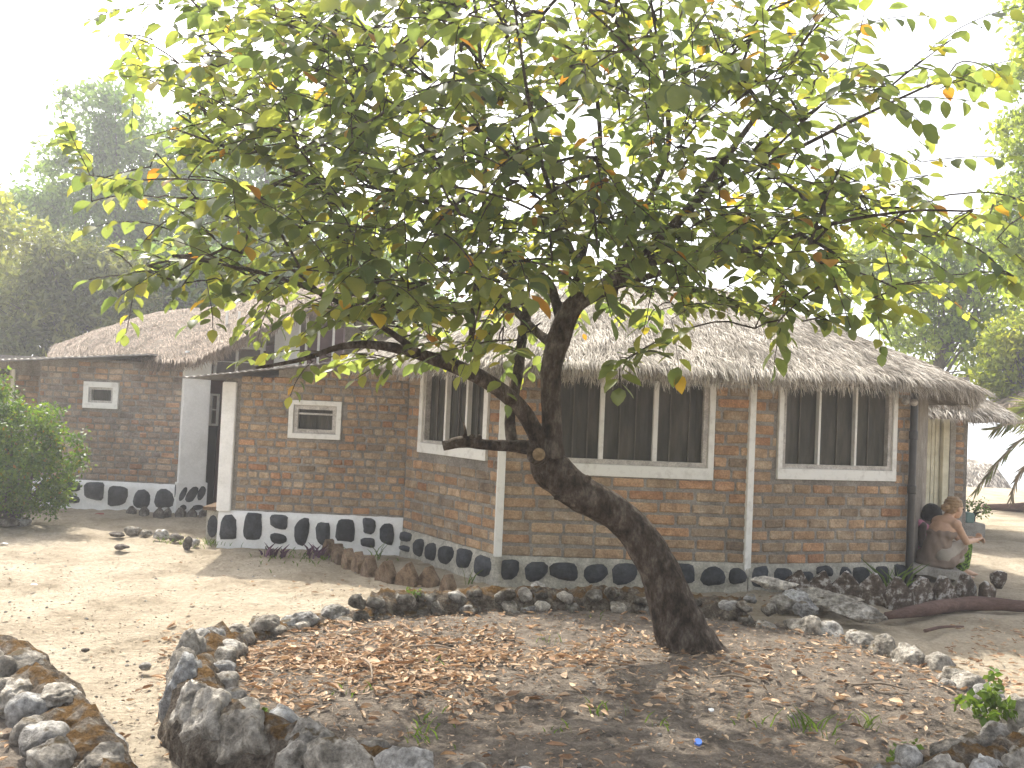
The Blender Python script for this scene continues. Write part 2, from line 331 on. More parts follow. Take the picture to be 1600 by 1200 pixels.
def bricks(M, Lw, z0, z1, opens, course, H, pick, mt, wallo, key, limit, proud=.009, jag=True, taper=None):
    var = brick_variants(H, mt); joined = []; z = z0 + course / 2; row = 0
    while z + H / 2 < z1 + .01:
        u = random.uniform(-.12, 0) if row % 2 else 0.0
        hdr = random.random() < .5; k = 0
        while u < Lw - .02:
            L = pick(hdr, k); a = max(u, 0) + .010; b = min(u + L, Lw) - .010; u += L; k += 1
            if b - a < .035: continue
            segs = [(a, b)]
            for o in opens:
                if z + H / 2 > o[2] + .005 and z - H / 2 < o[3] - .005:
                    ns = []
                    for s in segs:
                        if s[1] <= o[0] or s[0] >= o[1]: ns.append(s)
                        else:
                            if o[0] - s[0] > .04: ns.append((s[0], o[0] - .006))
                            if s[1] - o[1] > .04: ns.append((o[1] + .006, s[1]))
                    segs = ns
            for s in segs:
                if taper and z > taper(sum(s) / 2): continue
                w = s[1] - s[0]; c = min(var, key=lambda v: abs(v[0] - w) + random.random() * .01)
                Mx = M @ Matrix.Translation((sum(s) / 2, -proud + random.uniform(-.003, .003), z + random.uniform(-.003, .003))) @ Matrix.Rotation(random.uniform(-.012, .012), 4, 'Y') @ Matrix.Diagonal((w / c[0], 1, random.uniform(.93, 1.04), 1))
                if COUNT.get(key, 0) < limit:
                    place('brick', c[1], Mx, wallo); COUNT[key] = COUNT.get(key, 0) + 1
                else: joined.append((c[1], Mx))
        z += course; row += 1
    if joined:
        bm = bmesh.new()
        for me, Mx in joined:
            n0 = len(bm.verts); bm.from_mesh(me); bm.verts.ensure_lookup_table()
            bmesh.ops.transform(bm, matrix=Mx, verts=bm.verts[n0:])
        obj('brickwork', bm, mt, wallo, 'stuff')
def plinth(M, Lw, z1, mt, parent, wmin, wmax, seed, stack=.25, z0=-.05, inset=.5):
    r = random.Random(seed)
    bm = bmesh.new(); n = max(4, int(Lw / .06)); T = .05
    V = []; rows = 6
    for i in range(n + 1):
        for j in range(rows + 1):
            u = Lw * i / n; z = z0 + (z1 - z0) * j / rows; 
            if j == rows: z += .012 * noise.noise((u * 9, seed, 0)) + .008
            y = -.035 - .012 * noise.noise((u * 7, z * 7, seed)) + (.02 if j == rows else 0) - .012 * (1 - j / rows)
            V.append(bm.verts.new(M @ Vector((u, y, z))))
    for i in range(n):
        for j in range(rows):
            a = i * (rows + 1) + j; bm.faces.new((V[a], V[a + rows + 1], V[a + rows + 2], V[a + 1]))
    T1 = []
    for i in range(n + 1): T1.append(bm.verts.new(M @ Vector((Lw * i / n, .02, z1 + .01))))
    for i in range(n): bm.faces.new((V[i * (rows + 1) + rows], V[(i + 1) * (rows + 1) + rows], T1[i + 1], T1[i]))
    p = obj('plinth', bm, mt, parent, smooth=True)
    def blob(uc, zc, w, h):
        bm = bmesh.new(); n = 13; ring0, ring1 = [], []; ph = r.random() * 6; ex = r.uniform(.55, .9)
        for i in range(n):
            a = 2 * pi * i / n; q = 1 + .09 * sin(2 * a + ph) + .07 * sin(3 * a + ph * 2) + r.uniform(-.05, .05)
            cx = math.copysign(abs(cos(a)) ** ex, cos(a)) * w / 2 * q; cz = math.copysign(abs(sin(a)) ** ex, sin(a)) * h / 2 * q
            zz = min(max(zc + cz, z0 + .02), z1 - .004)
            ring0.append(bm.verts.new(M @ Vector((uc + cx, -.030, zz)))); ring1.append(bm.verts.new(M @ Vector((uc + cx * .84, -.066, zc + (zz - zc) * .84))))
        c = bm.verts.new(M @ Vector((uc, -.078, zc)))
        for i in range(n):
            j = (i + 1) % n; bm.faces.new((ring0[i], ring0[j], ring1[j], ring1[i])); bm.faces.new((ring1[i], ring1[j], c))
        obj('stone', bm, m_blackp, p, smooth=True)
    u = .03
    while u < Lw - .05:
        w = r.uniform(wmin, wmax); w = min(w, Lw - u - .01)
        if w < .05: break
        g = r.uniform(.025, .07)
        if r.random() < stack:
            hh = (z1 - .02) * r.uniform(.4, .55); blob(u + w / 2, z1 - hh / 2 - .005, w * .95, hh); blob(u + w / 2, .03 + (z1 - hh - .07) / 2, w, (z1 - hh - .07))
        else:
            h = (z1 - .02) * r.uniform(.70, .95); zc = r.uniform(h / 2 + .015, z1 - h / 2) if z1 - h / 2 > h / 2 + .015 else z1 / 2
            blob(u + w / 2, zc, w, h)
        u += w + g
    return p
def window(M, u0, u1, z0, z1, mulls, parent, sill=.07, side=.045, inner=.03, bars=2, depth=.05, topb=False, name='window', fm=None, outer=True, screen=None):
    wv = obj(name, bmesh.new(), m_frame, parent) if False else None
    bm = bmesh.new()
    if outer:
        quadbox(bm, M, (u0, -.030, z0), (u1, .05, z0 + sill)); quadbox(bm, M, (u0, -.028, z0 + sill), (u0 + side, .05, z1)); quadbox(bm, M, (u1 - side, -.028, z0 + sill), (u1, .05, z1))
        if topb: quadbox(bm, M, (u0 + side, -.028, z1 - side), (u1 - side, .05, z1))
    bmesh.ops.bevel(bm, geom=bm.edges[:], offset=.003, segments=1, affect='EDGES')
    fr = obj(name, bm, m_frame, parent)
    a, b, c, d = u0 + side, u1 - side, z0 + sill, z1 - (side if topb else 0)
    bm = bmesh.new()
    quadbox(bm, M, (a + .002, -.008, c + .001), (b - .002, .06, c + inner)); quadbox(bm, M, (a + .002, -.006, c + inner), (a + inner, .06, d)); quadbox(bm, M, (b - inner, -.006, c + inner), (b - .002, .06, d))
    if topb: quadbox(bm, M, (a + inner, -.006, d - inner), (b - inner, .06, d - .001))
    obj('sash', bm, fm or m_frameg, fr)
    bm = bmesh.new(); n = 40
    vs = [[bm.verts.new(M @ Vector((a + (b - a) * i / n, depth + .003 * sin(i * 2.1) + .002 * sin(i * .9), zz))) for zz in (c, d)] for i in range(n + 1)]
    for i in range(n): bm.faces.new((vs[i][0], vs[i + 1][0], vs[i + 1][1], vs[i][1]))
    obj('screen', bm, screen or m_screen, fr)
    ms = sorted(mulls)
    for mu, wd in ms:
        bm = bmesh.new(); quadbox(bm, M, (mu - wd / 2, -.004, c + inner), (mu + wd / 2, .045, d - (inner if topb else 0))); obj('mullion', bm, m_frame, fr)
    ed = [a + inner] + [m for m, _ in ms] + [b - inner]
    for e0, e1 in zip(ed, ed[1:]):
        for k in range(bars):
            x = e0 + (e1 - e0) * (k + 1) / (bars + 1) + random.uniform(-.03, .03); bm = bmesh.new(); quadbox(bm, M, (x - .005, .032, c + inner), (x + .005, .044, d)); obj('bar', bm, m_bar, fr)
    return fr
hut = thing('thatched_hut', 'large brick hut with thatched roof and three tall white-framed windows behind the leaning tree', 'hut', (1, 9, 0))
W0 = at(628, 862, 9.45); W0 = (W0.x, 9.45); A0 = at(340, 850, 9.45); A0 = (A0.x, 9.45)
Bp = (at(776, 900, 7.98).x, 7.98); Cp = (at(1165, 915, 8.15).x, 8.15); Dp = (at(1415, 900, 8.70).x, 8.70)
ZT = 2.12
def opening(pts, p0, p1, ztop=None):
    q = [onwall(x, y, p0, p1) for x, y in pts]; return min(a for a, _ in q), max(a for a, _ in q), min(b for _, b in q), ztop or max(b for _, b in q)
def plen(a, b): return math.hypot(b[0] - a[0], b[1] - a[1])
# centre panel
M = wallM(Bp, Cp); Lw = plen(Bp, Cp); pz = .235
oc = opening([(846, 740), (1113, 748)], Bp, Cp, 2.04)
wl = mortar_slab(M, Lw, -.1, ZT, [oc], .22, m_mortar, hut)
bricks(M, Lw, pz, 2.07, [oc], .107, .083, lambda h, k: random.choice([.28, .30, .33, .30, .27, .2]), m_brick, wl, 'hut', 300)
plinth(M, Lw, pz, m_cream, hut, .13, .25, 3, .2)
mm = [(onwall(x, 650, Bp, Cp)[0], .04) for x in (941, 1025)]
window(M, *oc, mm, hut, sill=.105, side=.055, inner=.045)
# right panel
M = wallM(Cp, Dp); Lr = plen(Cp, Dp)
orr = opening([(1212, 742), (1397, 752)], Cp, Dp, 2.04)
wl = mortar_slab(M, Lr, -.1, ZT, [orr], .22, m_mortar, hut)
bricks(M, Lr, pz - .01, 2.07, [orr], .107, .082, lambda h, k: random.choice([.24, .26, .25, .22, .2]), m_brick, wl, 'hut', 300)
plinth(M, Lr, pz - .01, m_cream, hut, .12, .21, 5, .2)
mm = [(onwall(x, 650, Cp, Dp)[0], .022) for x in (1281, 1338)]
window(M, *orr, mm, hut, sill=.10, side=.05, inner=.04, bars=1)
# left slanting panel
M = wallM(W0, Bp); Ll = plen(W0, Bp)
ol = opening([(655, 706), (762, 719)], W0, Bp, 2.04)
wl = mortar_slab(M, Ll, -.1, ZT, [ol], .22, m_mortar, hut)
bricks(M, Ll, pz, 2.07, [ol], .107, .083, lambda h, k: random.choice([.24, .26, .25, .27, .2, .15]), m_brick, wl, 'hut', 300)
plinth(M, Ll, pz, m_cream, hut, .20, .32, 8, .15)
bm = bmesh.new(); bmesh.ops.create_cone(bm, cap_ends=True, segments=14, radius1=.075, radius2=.065, depth=.285, matrix=Matrix.Translation((Bp[0] + .005, Bp[1] + .02, .093))); obj('plinth_corner', bm, m_cream, hut, smooth=False)
mm = [(onwall(x, 650, W0, Bp)[0], .035) for x in (696, 729)]
window(M, *ol, mm, hut, sill=.10, side=.07, inner=.03, bars=1)
# white corner boards and black pipe
def vboard(M, u0, u1, y0, y1, z0, z1, name, mt, parent):
    bm = bmesh.new(); quadbox(bm, M, (u0, y0, z0), (u1, y1, z1)); bmesh.ops.bevel(bm, geom=bm.edges[:], offset=.004, segments=1, affect='EDGES'); return obj(name, bm, mt, parent)
vboard(wallM(Bp, Cp), -.035, .035, -.03, .1, pz - .0, 2.07, 'corner_board', m_frame, hut)
vboard(wallM(Cp, Dp), -.035, .03, -.03, .1, .12, 2.07, 'corner_board', m_frame, hut)
def catmull_tube(P, Rr, sides=10, sub=6, closed_end=True, bumpf=None, jitter=0):
    P = [Vector(p) for p in P]; Rr = list(Rr)
    Q = crom(P, sub); Rq = [Rr[min(i // sub, len(Rr) - 1)] + (Rr[min(i // sub + 1, len(Rr) - 1)] - Rr[min(i // sub, len(Rr) - 1)]) * (i % sub) / sub for i in range(len(Q))]
    V = []; up = Vector((.3, 1, .2)).normalized(); prev = None
    for i, q in enumerate(Q):
        t = (Q[min(i + 1, len(Q) - 1)] - Q[max(i - 1, 0)]).normalized()
        if prev is None: n = t.cross(up).normalized()
        else: n = (prev - t * prev.dot(t)).normalized()
        prev = n; b = t.cross(n)
        for k in range(sides):
            a = 2 * pi * k / sides; d = n * cos(a) + b * sin(a); r = Rq[i]
            if bumpf: r *= bumpf(q + d * r, a, i)
            V.append(q + d * r)
    F = []
    for i in range(len(Q) - 1):
        for k in range(sides):
            F.append((i * sides + k, i * sides + (k + 1) % sides, (i + 1) * sides + (k + 1) % sides, (i + 1) * sides + k))
    n0 = len(V); V.append(Q[0]); V.append(Q[-1]); e = (len(Q) - 1) * sides
    T = [(n0, (k + 1) % sides, k) for k in range(sides)] + [(n0 + 1, e + k, e + (k + 1) % sides) for k in range(sides)]
    return V, F, T
def tube_obj(name, P, Rr, mt, parent=None, sides=10, sub=6, **k):
    V, F, T = catmull_tube(P, Rr, sides, sub, **k); m = bpy.data.meshes.new(name); m.from_pydata(V, [], F + T); m.materials.append(mt); m.shade_smooth()
    return obj(name, m, None, parent)
px0 = Vector((Dp[0] - .005, Dp[1] - .085, 0))
tube_obj('drain_pipe', [px0 + Vector((0, 0, z)) for z in (-.05, .5, .9, 1.35, 2.05)], [.036, .035, .034, .034, .034], m_pipe, hut, sides=14)
for z in (.9, 1.42):
    tube_obj('pipe_collar', [px0 + Vector((0, 0, z)), px0 + Vector((0, 0, z + .08))], [.042, .042], m_pipe, hut, 14)
for dx in (-.115, -.035):
    c = Vector((Dp[0] + dx, Dp[1] - .14, 1.77 - dx * .1)); bm = bmesh.new(); bmesh.ops.create_uvsphere(bm, u_segments=14, v_segments=8, radius=.035)
    bmesh.ops.transform(bm, matrix=Matrix.Translation(c) @ Matrix.Diagonal((1, 1.3, 1, 1)), verts=bm.verts); obj('spot_lamp', bm, m_frameg, hut, smooth=True)
# ---- left wing of the hut: finer brickwork
M = wallM(A0, W0); La = plen(A0, W0)
up0 = onwall(368, 700, A0, W0)[0]; zb = .36
ow = opening([(450, 684), (535, 628)], A0, W0)
def wingtop(u): return 1.70 + .17 * u / La * 1.2
wl = mortar_slab(M, La, -.1, 1.74, [ow], .22, m_mortar, hut)
mortar_slab(M @ Matrix.Translation((.55, .004, 0)), La - .55, 1.7401, 1.9, [], .2, m_mortar, hut)
Mw = M @ Matrix.Translation((up0 + .02, 0, 0)); ows = (ow[0] - up0 - .02, ow[1] - up0 - .02, ow[2], ow[3])
bricks(Mw, La - up0 - .02, zb, 1.9, [ows], .0835, .063, lambda h, k: random.choice([.11, .12, .115]) if (h and random.random() < .85) else random.choice([.2, .21, .19, .12]), m_brick, wl, 'hut', 300,
       taper=lambda u: wingtop(u + up0) + .02)
plinth(M, La, .345, m_paintw, hut, .15, .24, 13, .22)
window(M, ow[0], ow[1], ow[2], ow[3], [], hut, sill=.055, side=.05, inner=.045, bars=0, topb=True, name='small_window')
vboard(M, ow[0] + .09, ow[1] - .09, .0, .012, ow[3] - .15, ow[3] - .13, 'window_slat', m_frameg, hut)
bm = bmesh.new(); quadbox(bm, M, (-.02, -.05, .345), (up0 - .01, .25, 1.70)); bmesh.ops.bevel(bm, geom=bm.edges[:], offset=.008, segments=2, affect='EDGES'); obj('white_pilaster', bm, m_paintw, hut)
# wing return wall and low plinth with a slab on it
sidep = (A0[0], A0[1] + .25)
bm = bmesh.new(); box(bm, (A0[0] - .17, A0[1] + .12, -.05), (A0[0] - .03, A0[1] + 1.6, .33)); obj('side_plinth', bm, m_cream, hut)
bm = bmesh.new(); box(bm, (A0[0] - .20, A0[1] + .08, .332), (A0[0] - .03, A0[1] + 1.6, .37)); obj('plinth_slab', bm, m_edge, hut)
Mp = wallM((A0[0] - .17, A0[1] + .12), (A0[0], A0[1] + .12)); bm = bmesh.new()
vs = [bm.verts.new(Mp @ Vector((.07 + .055 * cos(a), -.012, .16 + .12 * sin(a)))) for a in np.linspace(0, 2 * pi, 12, endpoint=False)]; bm.faces.new(vs)
r_ = bmesh.ops.extrude_face_region(bm, geom=bm.faces[:]); [setattr(v, 'co', v.co + Vector((0, .012, 0))) for v in r_['geom'] if isinstance(v, bmesh.types.BMVert)]
obj('stone', bm, m_blackp, hut)
# back and side walls that close the building
Ep = (4.75, 10.2); Fp = (4.2, 12.0); Gp = (1.0, 12.6); Hp = (-1.6, 12.2); Ip = (-1.6, 9.6)
for a, b in ((Dp, Ep), (Ep, Fp), (Fp, Gp), (Gp, Hp), (Hp, Ip)):
    mortar_slab(wallM(a, b), plen(a, b), -.1, 2.0, [], .2, m_mortar, hut, 'rear_wall')
for a, b in (((-1.6, 11.8), (A0[0] + .1, 11.8)), ((A0[0] + .1, 11.8), (A0[0] + .1, 9.7))):
    mortar_slab(wallM(a, b), plen(a, b), -.1, 1.72, [], .2, m_mortar, hut, 'rear_wall')
# bricks on the visible return next to the pipe
# ---- corrugated lean-to sheet
def corrugated(P00, P10, P01, P11, n, name, mt, parent, amp=.012, th=.004, waves=24):
    V = []; k = n
    for s in (0, 1):
        for i in range(k + 1):
            for j in range(7):
                u = i / k; v = j / 6; p = (P00.lerp(P10, u)).lerp(P01.lerp(P11, u), v); p = p + Vector((0, 0, amp * sin(u * waves * 2 * pi) + .01 * noise.noise((u * 5, v * 3, 1)) - s * th)); V.append(p)
    I = np.arange(2 * (k + 1) * 7).reshape(2, k + 1, 7); F = []
    for s in (0, 1):
        q = np.stack([I[s, :-1, :-1], I[s, 1:, :-1], I[s, 1:, 1:], I[s, :-1, 1:]], -1).reshape(-1, 4); F.append(q if s == 0 else q[:, ::-1])
    for j in (0, 6): F.append(np.stack([I[0, :-1, j], I[0, 1:, j], I[1, 1:, j], I[1, :-1, j]], -1))
    for i in (0, k): F.append(np.stack([I[0, i, :-1], I[0, i, 1:], I[1, i, 1:], I[1, i, :-1]], -1))
    return obj(name, npmesh(name, V, np.concatenate(F), mt, True), None, parent)
corrugated(at(284, 589, 9.15), at(560, 561, 9.05), Vector((-3.75, 11.9, 1.76)), Vector((-1.5, 11.9, 2.02)), 160, 'metal_roof_sheet', m_metal, hut, amp=.005, th=.012)

# ------------------------------------------------------------------ thatched roofs
def straw_field(name, P, D, Nn, n, parent, mt, L=(.08, .22), w=.006, lift=.14, spread=.2, seed=1):
    """P: points, D: down-slope directions, Nn: normals (arrays); straws are thin bent strips"""
    r = np.random.default_rng(seed); idx = r.integers(0, len(P), n); p = P[idx]; d = D[idx]; nn = Nn[idx]
    side = np.cross(d, nn); side /= np.linalg.norm(side, axis=1, keepdims=True)
    ang = r.normal(0, spread, n)[:, None]; dd = d + side * ang + nn * (r.random((n, 1)) * lift - .03); dd /= np.linalg.norm(dd, axis=1, keepdims=True)
    l = r.uniform(L[0], L[1], (n, 1)); ww = w * r.uniform(.6, 1.4, (n, 1)); s2 = np.cross(dd, nn); s2 /= np.linalg.norm(s2, axis=1, keepdims=True)
    tw = r.normal(0, .5, (n, 1)); s2 = s2 + nn * tw; s2 /= np.linalg.norm(s2, axis=1, keepdims=True)
    a = p - s2 * ww / 2; b = p + s2 * ww / 2; mid = p + dd * l * .55 + nn * .008; c = mid + s2 * ww / 2; e = mid - s2 * ww / 2
    end = p + dd * l + np.array([0, 0, -1]) * l * .10; f = end + s2 * ww * .25; g = end - s2 * ww * .25
    V = np.stack([a, b, c, e, f, g], 1).reshape(-1, 3); B = (np.arange(n) * 6)[:, None]
    F = np.concatenate([B + np.array([[0, 1, 2, 3]]), B + np.array([[3, 2, 4, 5]])])
    return obj(name, npmesh(name, V, F, mt), None, parent, 'stuff')
def roof_surface(name, eave, ridge_fn, nu, nv, parent, bulge=.10, thick=.16, mt=None, straw=None, nstraw=30000, closed=True, frng=17, under=None, amp=.03, wear=None, sw=.006):
    E = np.array([[p.x, p.y, p.z] for p in eave]); n = len(E); V = []
    rid = np.array([list(ridge_fn(Vector(p), i / n)) for i, p in enumerate(E)])
    for j in range(nv + 1):
        t = j / nv
        P = E * (1 - t) + rid * t; P[:, 2] += bulge * math.sin(pi * t) 
        for i in range(n):
            q = P[i]; nz = amp * noise.noise((q[0] * 1.7, q[1] * 1.7, q[2] * 2)) + amp * .5 * noise.noise((q[0] * 6, q[1] * 6, 2))
            V.append((q[0], q[1], q[2] + nz))
    V = np.array(V).reshape(nv + 1, n, 3)
    m = n if closed else n - 1; idx = np.arange((nv + 1) * n).reshape(nv + 1, n)
    nxt = np.roll(idx, -1, 1) if closed else None
    A = idx[:-1, :m] ; 
    Bq = (nxt[:-1, :m] if closed else idx[:-1, 1:]); Cq = (nxt[1:, :m] if closed else idx[1:, 1:]); Dq = idx[1:, :m]
    F = np.stack([A, Bq, Cq, Dq], -1).reshape(-1, 4)
    # thick butt edge of the eave and the underside
    out_c = (E + (rid - E) * .04); low = V[0].copy(); low[:, 2] -= thick; low = low + (rid - E) / np.linalg.norm(rid - E, axis=1, keepdims=True) * .05
    und = E * .62 + rid * .38; und[:, 2] -= thick + .02
    base = (nv + 1) * n; VV = np.concatenate([V.reshape(-1, 3), low, und]); lo = base + np.arange(n); un = base + n + np.arange(n)
    lo2 = np.roll(lo, -1) if closed else None; un2 = np.roll(un, -1) if closed else None
    e0 = idx[0]; e1 = np.roll(e0, -1)
    if closed: F = np.concatenate([F, np.stack([e0, lo, lo2, e1], -1), np.stack([lo, un, un2, lo2], -1)])
    else: F = np.concatenate([F, np.stack([e0[:-1], lo[:-1], lo[1:], e0[1:]], -1), np.stack([lo[:-1], un[:-1], un[1:], lo[1:]], -1)])
    ro = obj(name, npmesh(name, VV, F, m_thatch, True), None, parent)
    # straw
    r = np.random.default_rng(frng)
    K = nstraw; ii = r.integers(0, m, K); fu = r.random(K); tv = r.random(K) ** 1.25 * nv; jj = np.minimum(tv.astype(int), nv - 1); fv = tv - jj
    i2 = (ii + 1) % n
    P = (V[jj, ii] * (1 - fu)[:, None] + V[jj, i2] * fu[:, None]) * (1 - fv)[:, None] + (V[jj + 1, ii] * (1 - fu)[:, None] + V[jj + 1, i2] * fu[:, None]) * fv[:, None]
    Dn = V[jj, ii] - V[jj + 1, ii]; Dn /= np.linalg.norm(Dn, axis=1, keepdims=True)
    Sd = V[jj, i2] - V[jj, ii]; Nn = np.cross(Sd, Dn); Nn /= (np.linalg.norm(Nn, axis=1, keepdims=True) + 1e-9); Nn *= np.sign(Nn[:, 2:3] + 1e-9)
    # tufts: neighbouring straws lean together
    clump = np.array([[noise.noise((p[0] * 3.1, p[1] * 3.1, p[2] * 3)), noise.noise((p[0] * 2.7 + 9, p[1] * 2.7, p[2] * 3)), 0] for p in P]) * .32
    Dn = Dn + clump; Dn /= np.linalg.norm(Dn, axis=1, keepdims=True)
    straw_field('straw', P, Dn, Nn, int(K * 1.0), ro, straw, seed=frng, w=sw)
    # ragged fringe hanging from the eave
    K = nstraw // 5; ii = r.integers(0, m, K); fu = r.random(K)[:, None]; i2 = (ii + 1) % n; dr = r.random(K)[:, None] ** 1.6
    P = V[0][ii] * (1 - fu) + V[0][i2] * fu; P[:, 2:3] -= dr * thick * .9; inw = (rid - E)[ii]; inw /= np.linalg.norm(inw, axis=1, keepdims=True); P += inw * dr * .05
    Dn = -inw * .55 + np.array([0, 0, -.75]); Dn += np.array([[noise.noise((p[0] * 4, p[1] * 4, 0)), noise.noise((p[0] * 4, p[1] * 4, 7)), 0] for p in P]) * .5
    Dn /= np.linalg.norm(Dn, axis=1, keepdims=True); Nn = -inw + np.array([0, 0, .6]); Nn /= np.linalg.norm(Nn, axis=1, keepdims=True)
    straw_field('eave_fringe', P, Dn, Nn, K, ro, straw, L=(.04, .13), seed=frng + 1, spread=.3, w=sw)
    return ro
def seg_nearest(a, b):
    a = Vector(a); b = Vector(b)
    def f(p, s):
        t = (p.xy - a.xy).dot((b - a).xy) / (b - a).xy.length_squared; t = min(1, max(0, t)); return a.lerp(b, t)
    return f
ev = [(-1.75, 9.25, 1.98), (-1.1, 8.5, 1.98), (-.3, 7.62, 1.97), (.9, 7.55, 1.97), (2.15, 7.72, 1.98), (3.2, 8.0, 2.0), (4.05, 8.25, 1.99), (4.58, 8.8, 1.93), (4.85, 10.0, 1.93), (4.7, 11.6, 1.86), (3.4, 12.7, 1.86), (1, 13.0, 1.86), (-1.2, 12.7, 1.86), (-2.0, 11.2, 1.86)]
EV = resample(crom(ev, 12, True), .08, True)
ra = at(890, 446, 10.1); rb = at(1105, 450, 10.3)
roofA = roof_surface('roof', EV, seg_nearest(ra, rb), 200, 22, hut, bulge=.075, thick=.15, straw=m_straw, nstraw=120000, sw=.0042)

# ---- rear wing at the right end with door
rear = thing('rear_wing', 'small brick annex with cream plank door and low thatch behind the hut right corner', 'annex', (6.3, 13.4, 0))
Yr = 13.2; r0 = (at(1405, 760, Yr).x, Yr); r1 = (at(1510, 760, Yr).x, Yr); M = wallM(r0, r1); Lq = plen(r0, r1)
ud0 = onwall(1436, 720, r0, r1)[0]; ud1 = onwall(1482, 720, r0, r1)[0]; dz0 = onwall(1455, 793, r0, r1)[1]
wl = mortar_slab(M, Lq, -.1, 2.3, [(ud0, ud1, dz0, 2.3)], .3, m_mortar, rear)
bricks(M, Lq - .04, dz0 + .03, 2.1, [(ud0 - .03, ud1 + .09, 0, 2.4)], .107, .085, lambda h, k: .2, m_brick, wl, 'rear', 300)
uu = np.linspace(ud0 + .02, ud1 - .12, 6)
dr = obj('door', (lambda b: (quadbox(b, M, (ud0, .075, dz0), (ud1 - .10, .11, 2.28)), b)[1])(bmesh.new()), m_door, rear)
for a, b in zip(uu, uu[1:]):
    bm = bmesh.new(); quadbox(bm, M, (a + .004, .05, dz0 + .01), (b - .004, .076, 2.26)); bmesh.ops.bevel(bm, geom=bm.edges[:], offset=.004, segments=1, affect='EDGES'); obj('plank', bm, m_door, dr)
bm = bmesh.new(); quadbox(bm, M, (ud0 + .16, .035, 1.66), (ud0 + .23, .05, 1.73)); obj('number_plate', bm, m_rockd, dr)
vboard(M, ud1 - .09, ud1 - .0, -.02, .1, dz0, 2.25, 'door_frame', m_door, rear)
vboard(M, ud1 + .005, ud1 + .085, -.035, .1, -.05, 2.25, 'grey_post', m_conc, rear)
bm = bmesh.new(); box(bm, (r0[0], Yr + .3, -.1), (r1[0], Yr + 3, 1.9)); obj('rear_wall', bm, m_mortar, rear)
bm = bmesh.new(); quadbox(bm, M, (ud0 - .3, -.25, -.05), (ud1 + .1, -.002, dz0 - .004)); obj('threshold', bm, m_conc, rear)
e = at(1575, 650, 12.9)
ev2 = [(5.0, 12.6, 1.75), (6.0, 12.3, 1.74), (6.9, 12.4, 1.72), (e.x, 12.9, e.z + .06), (7.5, 14.2, 1.7), (6.8, 15.5, 1.75), (5.2, 15.6, 1.8), (4.5, 14, 1.8)]
roof_surface('roof', resample(crom(ev2, 10, True), .1, True), seg_nearest((5.3, 13.9, 2.65), (5.9, 14.0, 2.62)), 100, 10, rear, bulge=.05, thick=.10, straw=m_straw, nstraw=9000, frng=33)

# ------------------------------------------------------------------ left hut
hutb = thing('thatched_hut', 'farther brick hut at the left with brown thatch, metal roof sheet and white square pillar', 'hut', (-5, 12, 0))
B0 = (at(52, 780, 12.0).x, 12.0); B1 = (at(276, 790, 11.85).x, 11.85); M = wallM(B0, B1); Lb = plen(B0, B1)
ob = opening([(130, 637), (187, 598)], B0, B1)
def sheetz(u): return 1.97 + .13 * u / Lb
wl = mortar_slab(M, Lb, -.1, 1.95, [ob], .2, m_mortar, hutb)
bricks(M, Lb, .36, 2.1, [ob], .083, .064, lambda h, k: random.choice([.11, .12]) if (h and random.random() < .7) else random.choice([.2, .21, .19, .12]), m_brick_far, wl, 'hutb', 300, taper=lambda u: 1.86 + .12 * u / Lb)
plinth(M, Lb, .345, m_paintw, hutb, .22, .36, 21, .1)
window(M, *ob, [], hutb, sill=.075, side=.075, inner=.03, bars=0, topb=True, name='small_window')
B2 = (-8.2, 12.9)
wl = mortar_slab(wallM(B2, (B0[0], 12.9)), B0[0] + 8.2, -.1, 2.0, [], .2, m_mortar, hutb, 'side_wall')
bricks(wallM(B2, (B0[0], 12.9)), B0[0] + 8.2, .9, 1.75, [], .083, .068, lambda h, k: .2, m_brick_far, wl, 'hutb', 300)
Mv = wallM(B2, (B0[0], 12.9)); ua = onwall(-40, 600, B2, (B0[0], 12.9))[0]; ub = onwall(24, 600, B2, (B0[0], 12.9))[0]
window(Mv, ua, ub, 1.25, 1.80, [], hutb, sill=.05, side=.05, inner=.03, bars=0, depth=-.003)
bm = bmesh.new(); box(bm, (B0[0] - .01, 12.0, -.1), (B0[0] + .18, 12.9, 1.9)); obj('side_wall', bm, m_mortar, hutb)
corrugated(at(-160, 568, 11.7), at(236, 552, 11.6), Vector((-8.6, 13.9, 1.93)), Vector((-4.9, 13.9, 2.08)), 160, 'metal_roof_sheet', m_metal, hutb, waves=40, amp=.004, th=.02)
# white square pillar on its painted stone base
pc = at(300, 700, 11.95); Mx = Matrix.Translation((pc.x, 11.95, 0)) @ Matrix.Rotation(rad(28), 4, 'Z')
bm = bmesh.new(); quadbox(bm, Mx, (-.17, -.17, .38), (.17, .17, 2.12)); bmesh.ops.bevel(bm, geom=bm.edges[:], offset=.01, segments=2, affect='EDGES'); obj('white_pillar', bm, m_paintw, hutb)
bm = bmesh.new(); quadbox(bm, Mx, (-.19, -.19, -.05), (.19, .19, .39)); pb = obj('pillar_base', bm, m_paintw, hutb)
def flatstone(M, uc, zc, w, h, tilt, parent, seed):
    r = random.Random(seed); bm = bmesh.new(); vs = []
    for i in range(11):
        a = 2 * pi * i / 11; q = 1 + r.uniform(-.08, .08); x = cos(a) * w / 2 * q; z = sin(a) * h / 2 * q
        vs.append(bm.verts.new(M @ Vector((uc + x * cos(tilt) - z * sin(tilt), -.006, zc + x * sin(tilt) + z * cos(tilt)))))
    f = bm.faces.new(vs); ex = bmesh.ops.extrude_face_region(bm, geom=[f]); 
    for v in ex['geom']:
        if isinstance(v, bmesh.types.BMVert): v.co = v.co + (M.to_3x3() @ Vector((0, .01, 0)))
    obj('stone', bm, m_blackp, parent)
